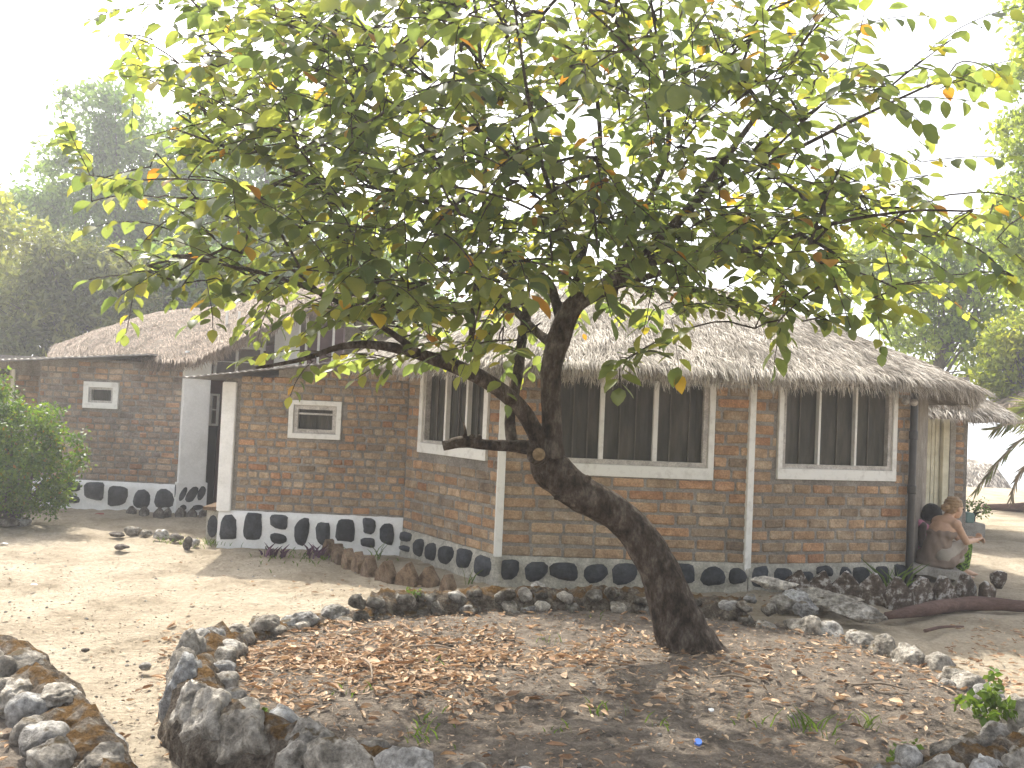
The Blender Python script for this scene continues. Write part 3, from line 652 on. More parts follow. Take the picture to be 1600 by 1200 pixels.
Mf = Mx @ Matrix.Translation((-.19, -.19, 0)); Ms = Mx @ Matrix.Translation((-.19, .19, 0)) @ Matrix.Rotation(rad(-90), 4, 'Z')
for i, (a, b, c, d, t) in enumerate([(.08, .25, .07, .2, -.4), (.19, .24, .12, .24, -.5), (.31, .26, .09, .2, -.3), (.27, .07, .15, .07, .1), (.09, .07, .09, .08, .3)]): flatstone(Mf, a, b, c, d, t, pb, i)
for i, (a, b, c, d, t) in enumerate([(.1, .27, .09, .2, .3), (.27, .28, .1, .18, -.3), (.17, .1, .14, .12, .4)]): flatstone(Ms, a, b, c, d, t, pb, i + 9)
# front of the left hut under the verge: maroon wall, transom, casements
Yg = 12.4; g0 = (at(322, 700, Yg).x, Yg); g1 = (at(528, 700, Yg).x, Yg); Mg = wallM(g0, g1)
bm = bmesh.new(); quadbox(bm, Mg, (0, 0, -.05), (plen(g0, g1), .12, 2.62)); mw = plen(g0, g1)
for v in bm.verts:
    if v.co.z > 1: v.co.z = 2.05 + .52 * min(1, (v.co.x - g0[0]) / mw)
obj('maroon_front_wall', bm, m_maroon, hutb)
def gu(x): return onwall(x, 560, g0, g1)[0]
def gz(y, x=400): return onwall(x, y, g0, g1)[1]
def fr_rect(x0, y0, x1, y1, t, name, y=-.04, mids=(), glaz=True, mt=m_frame):
    u0, u1, z0, z1 = gu(x0), gu(x1), gz(y1), gz(y0); bm = bmesh.new()
    quadbox(bm, Mg, (u0, y, z0), (u1, y + .03, z0 + t)); quadbox(bm, Mg, (u0, y, z1 - t), (u1, y + .03, z1))
    quadbox(bm, Mg, (u0, y, z0 + t), (u0 + t, y + .03, z1 - t)); quadbox(bm, Mg, (u1 - t, y, z0 + t), (u1, y + .03, z1 - t))
    for mx in mids: quadbox(bm, Mg, (gu(mx) - t / 2, y, z0 + t), (gu(mx) + t / 2, y + .028, z1 - t))
    f = obj(name, bm, mt, hutb)
    zz = (z0 + z1) / 2; bm = bmesh.new(); quadbox(bm, Mg, (u0 + t, y + .008, zz - .006), (u1 - t, y + .02, zz + .006)); obj('glazing_bar', bm, mt, f)
    if glaz:
        bm = bmesh.new(); quadbox(bm, Mg, (u0 + t, y + .022, z0 + t), (u1 - t, y + .027, z1 - t)); obj('pane', bm, m_pane, f)
m_pane = mat('brown_glass', [(.10, .075, .06), (.15, .12, .10)], 3, .25, 0, spec=.5)
fr_rect(338, 543, 413, 592, .035, 'window', mids=(373,), y=-.09)
fr_rect(335, 618, 349, 668, .03, 'window', y=-.09)
for x in (352, 371, 392, 413):
    vboard(Mg, gu(x) - .016, gu(x) + .016, -.03, -.003, gz(548), gz(488), 'transom_bar', m_frame, hutb)
vboard(Mg, gu(430), gu(468), -.07, -.002, gz(590), gz(480), 'white_panel', m_paintw, hutb)
for x in (478, 497, 520): vboard(Mg, gu(x) - .016, gu(x) + .016, -.03, -.003, gz(580), gz(490), 'transom_bar', m_frame, hutb)
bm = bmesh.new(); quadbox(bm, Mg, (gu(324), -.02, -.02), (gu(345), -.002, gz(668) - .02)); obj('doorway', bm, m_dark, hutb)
bm = bmesh.new(); quadbox(bm, Mg, (gu(322), -.10, gz(760)), (gu(334), -.03, gz(720))); bmesh.ops.bevel(bm, geom=bm.edges[:], offset=.01, segments=2, affect='EDGES'); obj('meter_box', bm, m_pipe, hutb)
# thatch of the left hut
lowB = [at(72, 560, 14.6), at(150, 556, 13.6), at(228, 562, 11.9), at(300, 558, 11.55), at(350, 540, 11.5), at(400, 515, 11.5), at(450, 492, 11.6), at(530, 466, 12.0), at(565, 470, 12.5)]
topB = [at(95, 541, 16), at(150, 517, 15.5), at(205, 498, 15.2), at(262, 486, 14.8), at(340, 478, 14.5), at(400, 468, 14), at(450, 458, 13.7), at(520, 446, 13.5), at(600, 452, 13.5)]
lowC = crom(lowB, 10); topC = crom(topB, 10); tm = {i: topC[i] for i in range(len(topC))}
def ridB(p, s): return topC[min(len(topC) - 1, int(round(s * len(lowC))))]
roof_surface('roof', lowC, ridB, 90, 14, hutb, bulge=.10, thick=.13, straw=m_straw2, nstraw=24000, closed=False, frng=51)
bm = bmesh.new(); back = [Vector((p.x + .2, p.y + 2.5, .9)) for p in topC]
t_ = [bm.verts.new(p) for p in topC]; b_ = [bm.verts.new(p) for p in back]
for i in range(len(t_) - 1): bm.faces.new((t_[i], t_[i + 1], b_[i + 1], b_[i]))
obj('rear_slope', bm, m_thatch, hutb, smooth=True)

# ------------------------------------------------------------------ distant roofs at the right
dh = thing('thatched_hut', 'low grey thatched roof down by the lake beyond the sand', 'hut', (17, 31, -2))
cy = 31; c0 = at(1516, 760, cy); ap = at(1545, 714, 33)
evd = [Vector((c0.x + cos(a) * 2.0, 32.6 + sin(a) * 2.0, terr(c0.x, 30) * .2 - .25)) for a in np.linspace(0, 2 * pi, 16, endpoint=False)]
p1 = at(1500, 716, 32.6); p2 = at(1530, 720, 32.6)
roof_surface('roof', resample(crom(evd, 6, True), .3, True), seg_nearest(p1, p2), 60, 8, dh, bulge=.25, thick=.3, straw=m_straw, nstraw=9000, frng=61, sw=.03)
bm = bmesh.new(); bmesh.ops.create_cone(bm, cap_ends=True, segments=20, radius1=1.5, radius2=1.5, depth=2.6, matrix=Matrix.Translation((c0.x, 32.6, -1.9))); obj('wall', bm, m_mortar, dh)
eh = thing('thatched_shelter', 'dark eave of a thatched shelter at the right edge above the palm', 'shelter', (12, 17, 0))
c0 = at(1720, 640, 17)
eve = [Vector((c0.x + cos(a) * 2.0, 17 + sin(a) * 1.8, at(1610, 633, 17).z)) for a in np.linspace(0, 2 * pi, 14, endpoint=False)]
roof_surface('roof', resample(crom(eve, 6, True), .2, True), seg_nearest((c0.x - .2, 17, 2.75), (c0.x + .2, 17, 2.75)), 60, 8, eh, bulge=.05, thick=.12, straw=m_straw2, nstraw=5000, frng=71, sw=.012)
for dx, dy in ((-1.1, -1), (1.1, -1), (1.1, 1), (-1.0, 1)):
    tube_obj('post', [(c0.x + dx + 1.2, 17 + dy, -.1), (c0.x + dx + 1.2, 17 + dy, 2.0)], [.06, .05], m_barkg, eh, 8)

# ------------------------------------------------------------------ stones
def stone_mesh(seed, angular=.5, sub=3):
    bm = bmesh.new(); bmesh.ops.create_icosphere(bm, subdivisions=sub, radius=.5); r = random.Random(seed); off = Vector((r.random() * 50, r.random() * 50, 0))
    for k in range(int(6 * angular) + 2):              # chip flat facets off
        n = Vector((r.gauss(0, 1), r.gauss(0, 1), r.gauss(0, 1))).normalized(); d = r.uniform(.30, .44)
        for v in bm.verts:
            s = v.co.dot(n)
            if s > d: v.co -= n * (s - d) * .9
    for v in bm.verts:
        rg = 1 - abs(noise.noise(v.co * 3.1 + off * 1.3)) * 2
        v.co += v.co.normalized() * (.10 * noise.noise(v.co * 2.3 + off) + .06 * noise.noise(v.co * 6 + off) - .04 * max(0, rg - .6) + .03 * noise.noise(v.co * 13 + off))
    m = bpy.data.meshes.new('stone'); bm.to_mesh(m); bm.free(); m.materials.append(m_stone); m.shade_smooth(); return m
STV = [stone_mesh(i, 1.0) for i in range(10)]; STB = [stone_mesh(100 + i, 1.6, 5) for i in range(5)]
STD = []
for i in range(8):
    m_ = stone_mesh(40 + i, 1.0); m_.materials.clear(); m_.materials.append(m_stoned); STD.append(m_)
def ridge(path, parent, w=.12, h=.22, closed=True, name='mortar_ridge', lowf=None):
    P = resample(path, .025, closed); n = len(P); V = []; K = 15
    for i, p in enumerate(P):
        t = (P[(i + 1) % n] - P[i - 1]) if closed else (P[min(i + 1, n - 1)] - P[max(i - 1, 0)]); t.normalize(); nr = Vector((t.y, -t.x))
        s = lowf(p) if lowf else 1
        for k in range(K):
            a = pi * k / (K - 1); f = 1 + .25 * noise.noise((p.x * 4, p.y * 4, k * .5)) + .22 * noise.noise((p.x * 13, p.y * 13, k * .9))
            q = p + nr * (cos(a) * w * (1.15 - .2 * sin(a)) * f); V.append((q.x, q.y, -.03 + (h * s + .03) * (sin(a) ** .6) * (1 + .18 * noise.noise((p.x * 3, p.y * 3, 5)) + .16 * noise.noise((p.x * 11, p.y * 11, k * .4)) + .1 * noise.noise((p.x * 30, p.y * 30, k)))))
    I = np.arange(n * K).reshape(n, K); J = np.roll(I, -1, 0)
    if not closed: I = I[:-1]; J = J[:-1]
    F = np.stack([I[:, :-1], J[:, :-1], J[:, 1:], I[:, 1:]], -1).reshape(-1, 4)
    return obj(name, npmesh(name, V, F, m_moss, True), None, parent)
def lowf(p):
    if p.x > 1.75 and p.y > 3.9: return .35
    if p.y > 5.2 and p.x < -.9: return .6
    if p.y < 3.6 and p.x > -.3: return .62
    return 1
pr = thing('stone_planter', 'round bed walled with mossy mortared stones beneath the leaning tree', 'planter', (RC.x, RC.y, 0))
ridge(RINGC, pr, .135, .245, lowf=lowf)
def put_stone(parent, p, sx, sy, sz, ang, tilt=0.3, big=False, z=None, dark=False):
    me = random.choice(STD if dark else STB if big else STV)
    M = Matrix.Translation((p[0], p[1], p[2])) @ Matrix.Rotation(ang, 4, 'Z') @ Euler((random.uniform(-tilt, tilt), random.uniform(-tilt, tilt), 0)).to_matrix().to_4x4() @ Matrix.Diagonal((sx, sy, sz, 1))
    return place('stone', me, M, parent)
RP = resample(RINGC, .02, True)
def ringstones():
    n = len(RP); s = 0.0
    tot = n * .02
    while s < tot:
        i = int(s / .02) % n; p = RP[i]; t = (RP[(i + 2) % n] - RP[i - 2]).normalized(); nr = Vector((t.y, -t.x)); inw = (RC - p).normalized()
        if nr.dot(inw) < 0: nr = -nr
        ang = math.atan2(t.y, t.x); lf = lowf(p)
        front_left = (p.y < 4.9 and p.x < -.25) or (p.x > 1.7 and p.y < 4.4)
        if front_left:                                   # the big upright slabs
            w = random.uniform(.24, .36); q = p - nr * .05
            put_stone(pr, (q.x, q.y, .10 if p.x < 0 else .05), w * 1.18, .22, random.uniform(.36, .46), ang, .12, True)
            if random.random() < .8:
                q = p + nr * .12; put_stone(pr, (q.x, q.y, .19), random.uniform(.12, .2), .13, random.uniform(.09, .15), ang + random.uniform(-.5, .5), .4)
            s += w * .80
        elif p.y > 5.6 and -1.1 < p.x < 2.0:             # back wall seen from inside: two courses
            w = random.uniform(.09, .17)
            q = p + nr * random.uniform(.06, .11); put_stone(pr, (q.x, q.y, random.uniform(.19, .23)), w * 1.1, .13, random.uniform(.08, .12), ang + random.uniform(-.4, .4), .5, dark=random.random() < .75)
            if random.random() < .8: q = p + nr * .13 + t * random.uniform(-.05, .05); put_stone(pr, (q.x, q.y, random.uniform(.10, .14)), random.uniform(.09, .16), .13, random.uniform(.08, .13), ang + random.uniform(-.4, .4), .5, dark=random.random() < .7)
            if random.random() < .3:
                q = p - nr * .02; put_stone(pr, (q.x, q.y, .245), w, .11, .08, ang, .4)
            s += w * random.uniform(1.0, 1.75)
        else:
            w = random.uniform(.15, .27); q = p + nr * random.uniform(-.06, .04)
            hh = random.uniform(.15, .22); put_stone(pr, (q.x, q.y, (.15 if p.y < 3.8 else .11 if lf < 1 else .15)), w * 1.12, random.uniform(.16, .22), hh, ang + random.uniform(-.3, .3), .35, w > .22)
            if random.random() < .45:
                q = p + nr * random.uniform(.08, .14); put_stone(pr, (q.x, q.y, .12), random.uniform(.08, .13), .1, .09, random.random() * 3, .5)
            s += w * random.uniform(.82, 1.0)
ringstones()
for px, py, w, h, z in ((1225, 945, .16, .16, .13), (1258, 952, .15, .13, .13), (1210, 912, .28, .10, .27)):     # loose larger blocks by the far rim
    q = gp(px, py, z); put_stone(pr, q, w * 1.3, .16, h, .1, .1, True)
for px, py, w, d, h, a in ((1290, 938, .55, .3, .19, -.25), (1345, 958, .42, .26, .15, -.5), (1245, 940, .3, .24, .2, .0)):
    q = gp(px, py, .1); o = put_stone(pr, q, w, d, h, a, .08, True)
p2 = thing('stone_planter', 'second stone-walled bed with orange moss in the corner left of the sandy path', 'planter', (-2.6, 3, 0))
ridge(RING2C, p2, .15, .24)
RP2 = resample(RING2C, .02, True); s = 0; n2 = len(RP2); c2 = Vector((-2.7, 2.9))
while s < n2 * .02:
    i = int(s / .02) % n2; p = RP2[i]; t = (RP2[(i + 2) % n2] - RP2[i - 2]).normalized(); nr = Vector((t.y, -t.x)); ang = math.atan2(t.y, t.x)
    if nr.dot((c2 - p).normalized()) < 0: nr = -nr
    w = random.uniform(.15, .24); q = p - nr * .11; put_stone(p2, (q.x, q.y, .07), w * 1.2, .14, .2, ang, .2)
    q = p + nr * .13; put_stone(p2, (q.x, q.y, random.uniform(.12, .2)), w * 1.05, .17, random.uniform(.14, .22), ang + random.uniform(-.4, .4), .4, w > .2)
    if p.y < 4.6 and random.random() < .6: put_stone(p2, (p.x, p.y, .22), w * 1.1, .2, .13, ang + random.uniform(-.3, .3), .2, True)
    s += w * 1.0

# loose rocks on the sand
def rock(label, px, py, w, h, name='rock', group=None, ang=0, mt=None, d=None, cat='rock'):
    me = random.choice(STV); q = gp(px, py, 0)
    if mt: me = me.copy(); me.materials.clear(); me.materials.append(mt)
    o = place(name, me, Matrix.Translation((q.x, q.y, h * .3)) @ Matrix.Rotation(ang, 4, 'Z') @ Matrix.Diagonal((w, d or w * .8, h, 1)))
    return tag(o, label, cat, group)
G = 'rocks in the short row left of the hut wing'
rock('flat dark rock, first at the left end of the short rock row', 182, 838, .17, .06, group=G, mt=m_rockd)
rock('wide flat pale rock with dark patches on top, second in the short rock row', 206, 835, .22, .12, group=G)
rock('small pale rock low between flat rock and round white rock', 228, 838, .14, .10, group=G)
rock('round white rock, brightest of the short row beside the hut wing', 252, 843, .17, .15, group=G)
rock('brown grey rock just right of the round white rock', 275, 845, .15, .11, group=G, mt=m_rockd)
rock('small dark upright rock next to the wing plinth corner', 293, 856, .10, .15, group=G, mt=m_rockd)
rock('small white rock touching the wing plinth corner', 303, 852, .12, .10, group=G)
rock('lone brown rock on the sand in front of the short rock row', 190, 858, .14, .07, mt=m_rockd)
rock('smooth pale rock on the sand below the big planter slabs', 365, 1190, .10, .075)
rock('small tan pebble on the sand left of the planter', 226, 1045, .07, .05, name='pebble', cat='pebble')
rock('grey rock at the foot of the green bush', 12, 822, .26, .13, mt=m_rockd)
rock('pale rock at the right foot of the green bush', 34, 820, .2, .12)
rock('tiny dark pebble in the middle of the sandy path', 133, 1018, .05, .03, name='pebble', mt=m_rockd, cat='pebble')
# sawtooth brick edging rows: each a thing with its bricks
def edging(label, pts, parent_name, size, mt, jag=.0, skew=0.0, zoff=0.0):
    P0 = Vector((pts[0][0], pts[0][1], 0)); t = thing(parent_name, label, 'edging', P0)
    for (x, y, sc, an) in pts:
        me = bpy.data.meshes.new('brick'); bm = bmesh.new(); hw = .13 * random.uniform(.9, 1.1); lean = random.uniform(-.02, .02); prof = [(-hw, -.25), (hw, -.25), (hw, .0), (lean + .012, .15), (lean - .012, .15), (-hw, .0)]
        fa = [bm.verts.new((x_, -.045, z_)) for x_, z_ in prof]; fb = [bm.verts.new((x_, .045, z_)) for x_, z_ in prof]; bm.faces.new(fa); bm.faces.new(fb[::-1])
        for i_ in range(6): bm.faces.new((fa[i_], fb[i_], fb[(i_ + 1) % 6], fa[(i_ + 1) % 6]))
        bmesh.ops.recalc_face_normals(bm, faces=bm.faces[:]); bmesh.ops.bevel(bm, geom=bm.edges[:], offset=.010, segments=1, affect='EDGES')
        for v in bm.verts: v.co += Vector([random.uniform(-.006, .006) for _ in range(3)])
        bm.to_mesh(me); bm.free(); me.materials.append(mt)
        M = Matrix.Translation((x, y, .02 + zoff)) @ Matrix.Rotation(an, 4, 'Z') @ Matrix.Rotation(rad(random.uniform(-7, 7) + skew), 4, 'Y') @ Matrix.Diagonal((size * sc, 1.0, size * sc, 1))
        place('brick', me, M, t)
    return t
def epts(pix, z=0):
    out = []; Q = [gp(x, y, z) for x, y, *_ in pix]
    for i, q in enumerate(Q):
        a = Q[min(i + 1, len(Q) - 1)] - Q[max(0, i - 1)]; out.append((q.x, q.y, pix[i][2], math.atan2(a.y, a.x)))
    return out
edging('sawtooth row of tilted brown edging bricks in front of the slanting wall', epts([(513, 868, .62), (528, 876, .62), (544, 884, .62), (560, 890, .62), (576, 898, .68), (603, 908, .72), (636, 913, .78), (670, 915, .62), (700, 925, .5)]), 'brick_edging', 1.05, m_edge, zoff=.045)
edging('sawtooth row of whitewashed tilted edging bricks below the seated women', epts([(1245, 930, .8), (1282, 932, .8), (1322, 936, .9), (1362, 940, .95), (1402, 946, .9), (1438, 944, .85), (1474, 943, .85), (1508, 939, .85)]), 'brick_edging', 1.0, m_edgew, zoff=.09)
edging('row of dark tilted edging bricks at the foot of the farther hut', epts([(205, 800, .6), (225, 801, .6), (248, 803, .7), (262, 802, .6), (282, 803, .7), (300, 804, .7), (318, 804, .7)]), 'brick_edging', .62, m_rockd, zoff=.0)
o = rock('cracked pale concrete lump at the end of the whitewashed edging', 1542, 942, .15, .26, mt=m_edgew, cat='concrete block', name='concrete_block', d=.14)
rock('jagged whitewashed lump behind the edging end', 1560, 915, .15, .22, mt=m_edgew, cat='concrete block', name='concrete_block', d=.2)
# log
q0 = gp(1385, 968); q1 = gp(1440, 962); q2 = gp(1520, 953); q3 = gp(1620, 958); q4 = gp(1720, 965)
lg = tube_obj('fallen_log', [(q.x, q.y, z) for q, z in ((q0, .03), (q1, .045), (q2, .055), (q3, .045), (q4, .04))], [.03, .055, .062, .045, .04], m_log, sides=14, bumpf=lambda p, a, i: 1 + .12 * noise.noise(p * 5) + .06 * noise.noise(p * 15))
tag(lg, 'long reddish brown fallen log lying behind the planter at the right', 'log')
q0 = gp(1535, 797); q1 = gp(1610, 792); lg = tube_obj('fallen_log', [(q0.x, q0.y, .06), ((q0.x + q1.x) / 2, q0.y, .09), (q1.x, q1.y, .05)], [.05, .1, .08], m_log, sides=8)
tag(lg, 'small dark log far away on the sunny sand', 'log')
q0 = gp(1445, 992); q1 = gp(1505, 985); lg = tube_obj('dry_stick', [(q0.x, q0.y, .03), ((q0.x + q1.x) / 2, (q0.y + q1.y) / 2 + .03, .035), (q1.x, q1.y, .03)], [.014, .012, .008], m_log, sides=6)
tag(lg, 'thin dry stick on the ground right of the planter stones', 'stick')
# slab the women sit on
sl_ = gp(1462, 905)
bm = bmesh.new(); box(bm, (-.33, -.2, .05), (.30, .22, .13)); bmesh.ops.subdivide_edges(bm, edges=bm.edges[:], cuts=4, use_grid_fill=True)
for v in bm.verts: v.co += Vector((.03 * noise.noise(v.co * 6), .04 * noise.noise(v.co * 5 + Vector((3, 0, 0))), .012 * noise.noise(v.co * 8)))
o = obj('stone_slab', bm, m_conc); o.location = (at(1455, 890, 9.15).x, 9.2, 0.0); o.rotation_euler = (0, rad(5), rad(-8)); tag(o, 'rough flat concrete slab under the seated woman', 'slab')
for dx in (-.2, .2):
    o2 = rock('hidden', 1455, 900, .22, .16, mt=m_rockd); o2.parent = None; o2.location = (o.location.x + dx, 9.25, .01)
    tag(o2, 'dark supporting stone under the left end of the concrete slab' if dx < 0 else 'dark supporting stone under the right end of the concrete slab', 'rock')
# step, crate
q = gp(1522, 834); bm = bmesh.new(); box(bm, (q.x - .9, q.y, -.05), (q.x + .17, q.y + .55, .15)); bmesh.ops.bevel(bm, geom=bm.edges[:], offset=.012, segments=2, affect='EDGES')
o = obj('concrete_step', bm, m_conc); tag(o, 'grey concrete step in front of the annex door', 'step')
cr_ = thing('plastic_crate', 'pale blue plastic crate with teal corner on the concrete step', 'crate', (q.x - .1, q.y + .15, .15))
bm = bmesh.new(); box(bm, (q.x - .28, q.y + .05, .152), (q.x - .10, q.y + .3, .31)); bmesh.ops.bevel(bm, geom=bm.edges[:], offset=.012, segments=2, affect='EDGES'); obj('body', bm, m_crate, cr_)
bm = bmesh.new(); box(bm, (q.x - .098, q.y + .05, .152), (q.x + .03, q.y + .3, .30)); bmesh.ops.bevel(bm, geom=bm.edges[:], offset=.012, segments=2, affect='EDGES'); obj('side_panel', bm, m_teal, cr_)
# bits of litter
q = gp(1091, 1156, .13); bm = bmesh.new(); bmesh.ops.create_cone(bm, cap_ends=True, segments=16, radius1=.018, radius2=.016, depth=.012, matrix=Matrix.Translation((q.x, q.y, soilz(q.x, q.y) + .02)) @ Matrix.Rotation(.6, 4, 'X')); tag(obj('bottle_cap', bm, m_blue), 'bright blue bottle cap on the dark soil', 'bottle cap')
def scrap(name, label, px, py, mt, s, cat, z=None):
    q = gp(px, py, .12 if z is None else z); zz = (soilz(q.x, q.y) if z is None else 0) + .014; bm = bmesh.new()
    vs = [bm.verts.new((q.x + s * cos(a) * random.uniform(.6, 1), q.y + s * sin(a) * random.uniform(.5, .9), zz + random.uniform(0, .012))) for a in np.linspace(0, 2 * pi, 7, endpoint=False)]
    c = bm.verts.new((q.x, q.y, zz + .014)); [bm.faces.new((vs[i], vs[(i + 1) % 7], c)) for i in range(7)]; r_ = bmesh.ops.extrude_face_region(bm, geom=bm.faces[:])
    for v in r_['geom']:
        if isinstance(v, bmesh.types.BMVert): v.co.z -= .004
    tag(obj(name, bm, mt), label, cat)
scrap('paper_scrap', 'crumpled white scrap on the dark soil near the blue cap', 1112, 1110, m_white, .018, 'litter')
scrap('paper_scrap', 'white scrap on the sand in the middle of the path', 52, 917, m_white, .035, 'litter', 0)
scrap('paper_scrap', 'white scrap at the left edge near the bush shadow', 6, 852, m_white, .045, 'litter', 0)
scrap('plastic_scrap', 'red scrap on the shaded ground before the farther hut', 156, 805, m_red, .06, 'litter', 0)

# ------------------------------------------------------------------ the leaning tree
tb = gp(1068, 1012, .1)
tree = thing('leaning_tree', 'big leafy tree with a thick S-shaped leaning trunk growing in the round stone bed', 'tree', tb)
TY = tb.y
def rpx(w, Y=5.5): return w / 2 * Y / FPX
def bk(p, a, i): return 1 + .07 * noise.noise(p * 7) + .06 * noise.noise(p * 17) + .03 * sin(a * 3 + i * .3)
tp = [(1082, 1035, TY), (1066, 995, TY), (1046, 935, TY + .02), (1022, 875, TY + .05), (985, 822, TY + .05), (938, 787, TY), (893, 762, TY - .03), (862, 732, TY - .03), (852, 700, TY)]
tw = [118, 86, 70, 61, 55, 53, 58, 62, 50]
tube_obj('trunk', [at(*p) for p in tp], [rpx(v, TY) for v in tw], m_bark, tree, sides=28, sub=12, bumpf=bk)
BR_ = [  # main limbs: pixel x, y, distance, width in pixels
 [(858, 715, 5.5, 46), (862, 670, 5.5, 33), (861, 620, 5.5, 33), (862, 575, 5.5, 33), (871, 535, 5.5, 38), (884, 500, 5.5, 36), (905, 470, 5.45, 32), (960, 440, 5.35, 27), (1010, 400, 5.2, 22), (1060, 345, 5.1, 18), (1105, 290, 5.0, 14), (1150, 225, 4.9, 10), (1205, 150, 4.8, 6)],
 [(850, 705, 5.5, 30), (835, 672, 5.45, 27), (808, 632, 5.4, 26), (768, 600, 5.3, 25), (715, 574, 5.2, 23), (660, 555, 5.1, 19), (600, 541, 5.0, 15), (540, 540, 4.9, 11), (470, 562, 4.8, 7), (400, 575, 4.75, 4)],
 [(842, 700, 5.52, 26), (800, 697, 5.5, 19), (760, 695, 5.45, 17), (725, 690, 5.42, 19), (692, 697, 5.4, 15)],
 [(801, 698, 5.55, 20), (797, 650, 5.6, 16), (808, 590, 5.65, 17), (816, 530, 5.7, 16), (822, 480, 5.8, 14), (800, 440, 5.9, 12), (755, 412, 6.0, 12), (700, 404, 6.0, 11), (645, 415, 6.0, 9), (580, 450, 5.9, 7), (480, 480, 5.8, 4)],
 [(880, 505, 5.5, 24), (868, 470, 5.55, 16), (850, 435, 5.6, 16), (800, 420, 5.6, 13), (740, 340, 5.6, 11), (680, 250, 5.5, 9), (600, 180, 5.4, 7), (500, 130, 5.3, 4)],
 [(902, 472, 5.45, 22), (905, 420, 5.6, 15), (925, 330, 5.7, 10), (938, 240, 5.7, 8), (928, 120, 5.7, 7), (900, 20, 5.7, 4), (890, -80, 5.7, 3)],
 [(733, 560, 5.2, 8), (740, 480, 5.25, 9), (750, 390, 5.25, 9), (757, 300, 5.2, 8), (755, 180, 5.2, 7), (748, 60, 5.2, 6), (735, -40, 5.2, 4)],
 [(960, 440, 5.35, 16), (985, 370, 5.5, 11), (1040, 250, 5.6, 9), (1042, 150, 5.6, 8), (1032, 40, 5.6, 5), (1040, -60, 5.6, 3)],
 [(985, 415, 5.3, 14), (1080, 400, 5.0, 10), (1190, 385, 4.7, 8), (1300, 350, 4.5, 6), (1420, 330, 4.4, 4), (1520, 330, 4.3, 3)],
 [(1010, 400, 5.2, 12), (1110, 300, 5.2, 9), (1230, 240, 5.1, 7), (1350, 180, 5.0, 5), (1480, 120, 5.0, 3)],
 [(870, 540, 5.5, 22), (840, 520, 5.65, 14), (790, 470, 5.85, 11), (700, 380, 5.95, 9), (600, 300, 6.0, 6), (480, 230, 6.0, 4)],
 [(930, 455, 5.4, 15), (1020, 430, 5.7, 11), (1120, 400, 5.9, 8), (1230, 360, 6.0, 5), (1330, 330, 6.0, 3)],
 [(660, 555, 5.1, 12), (580, 500, 4.8, 8), (480, 450, 4.6, 7), (380, 420, 4.5, 5), (270, 400, 4.4, 3)],
 [(740, 340, 5.6, 8), (620, 300, 5.3, 7), (500, 280, 5.1, 6), (380, 240, 5.0, 4), (270, 200, 5.0, 3)],
 [(905, 420, 5.6, 10), (870, 330, 5.0, 8), (840, 230, 4.5, 7), (820, 120, 4.2, 5), (800, -20, 4.0, 4)],
]
nodes = []; par = []; fixed = []
for bi, b in enumerate(BR_):
    P = [at(x, y, Y) for x, y, Y, _ in b]; Rr = [rpx(wd, Y) for _, _, Y, wd in b]
    tube_obj('branch', P, Rr, m_bark, tree, sides=16 if bi < 4 else 9, sub=8, bumpf=bk)
    if bi != 2:
        Q = crom(P, 4); prev = -1
        for i, q in enumerate(Q):
            if q.z > 2.0 or bi in (1,) and i > 14: nodes.append(q); par.append(prev); prev = len(nodes) - 1
# pruned stub end and knot
kn = at(838, 712, 5.38); bm = bmesh.new(); bmesh.ops.create_cone(bm, cap_ends=True, segments=18, radius1=.062, radius2=.048, depth=.16, matrix=Matrix.Translation(kn) @ Matrix.Rotation(rad(80), 4, 'X') @ Matrix.Rotation(rad(-12), 4, 'Y'))
for v in bm.verts: v.co += Vector([.01 * noise.noise(v.co * 20 + Vector((i * 9, 0, 0))) for i in range(3)])
obj('pruned_knot', bm, m_bark, tree, smooth=False)
bm = bmesh.new(); bmesh.ops.create_cone(bm, cap_ends=True, segments=18, radius1=.038, radius2=.038, depth=.012, matrix=Matrix.Translation(kn + Vector((.012, -.083, .012))) @ Matrix.Rotation(rad(80), 4, 'X')); obj('cut_face', bm, m_cut, tree)
for px, py, w in ((737, 682, 8), (748, 684, 9), (726, 681, 6), (917, 748, 12), (893, 738, 14), (872, 778, 10), (842, 745, 12)):
    q = at(px, py, 5.40); me = random.choice(STV).copy(); me.materials.clear(); me.materials.append(m_bark)
    place('bark_knot', me, Matrix.Translation(q) @ Matrix.Diagonal((rpx(w) * 2.4, rpx(w) * 2, rpx(w) * 2.2, 1)), tree)
tube_obj('dead_twig', [at(728, 690, 5.4), at(727, 672, 5.4), at(724, 660, 5.38)], [.012, .008, .005], m_bark, tree, 6)
GRID = {-3: [0, 0, .1, .25, .4, .5, .5, .5, .5, .5, .5, .4, .3, .2, .1, .0], -2: [0, .1, .3, .5, .6, .7, .7, .7, .7, .7, .7, .6, .5, .3, .1, 0], -1: [0, .2, .4, .7, .8, .9, .9, .8, .8, .8, .8, .7, .5, .3, .15, .1],
 0: [0, .35, .6, .9, 1, 1, .9, .62, .8, .7, .7, .45, .3, .04, .05, 0], 1: [0, .28, .7, 1, 1, 1, 1, .7, .7, .8, .7, .6, .4, .25, .25, .1], 2: [.15, .3, .75, 1, 1, 1, 1, .9, .8, .8, .55, .38, .22, .14, .1, .1],
 3: [0, .55, .85, .95, .85, .9, .95, .95, 1, 1, 1, .9, .6, .5, .35, .3], 4: [0, .46, .5, .56, .95, 1, .85, .85, .75, .70, .62, .52, .34, .14, .05, 0], 5: [0, 0, 0, .06, .45, .4, .3, .14, .06, .07, 0, 0, 0, 0, 0, 0]}
SPR = []
r = random.Random(5)
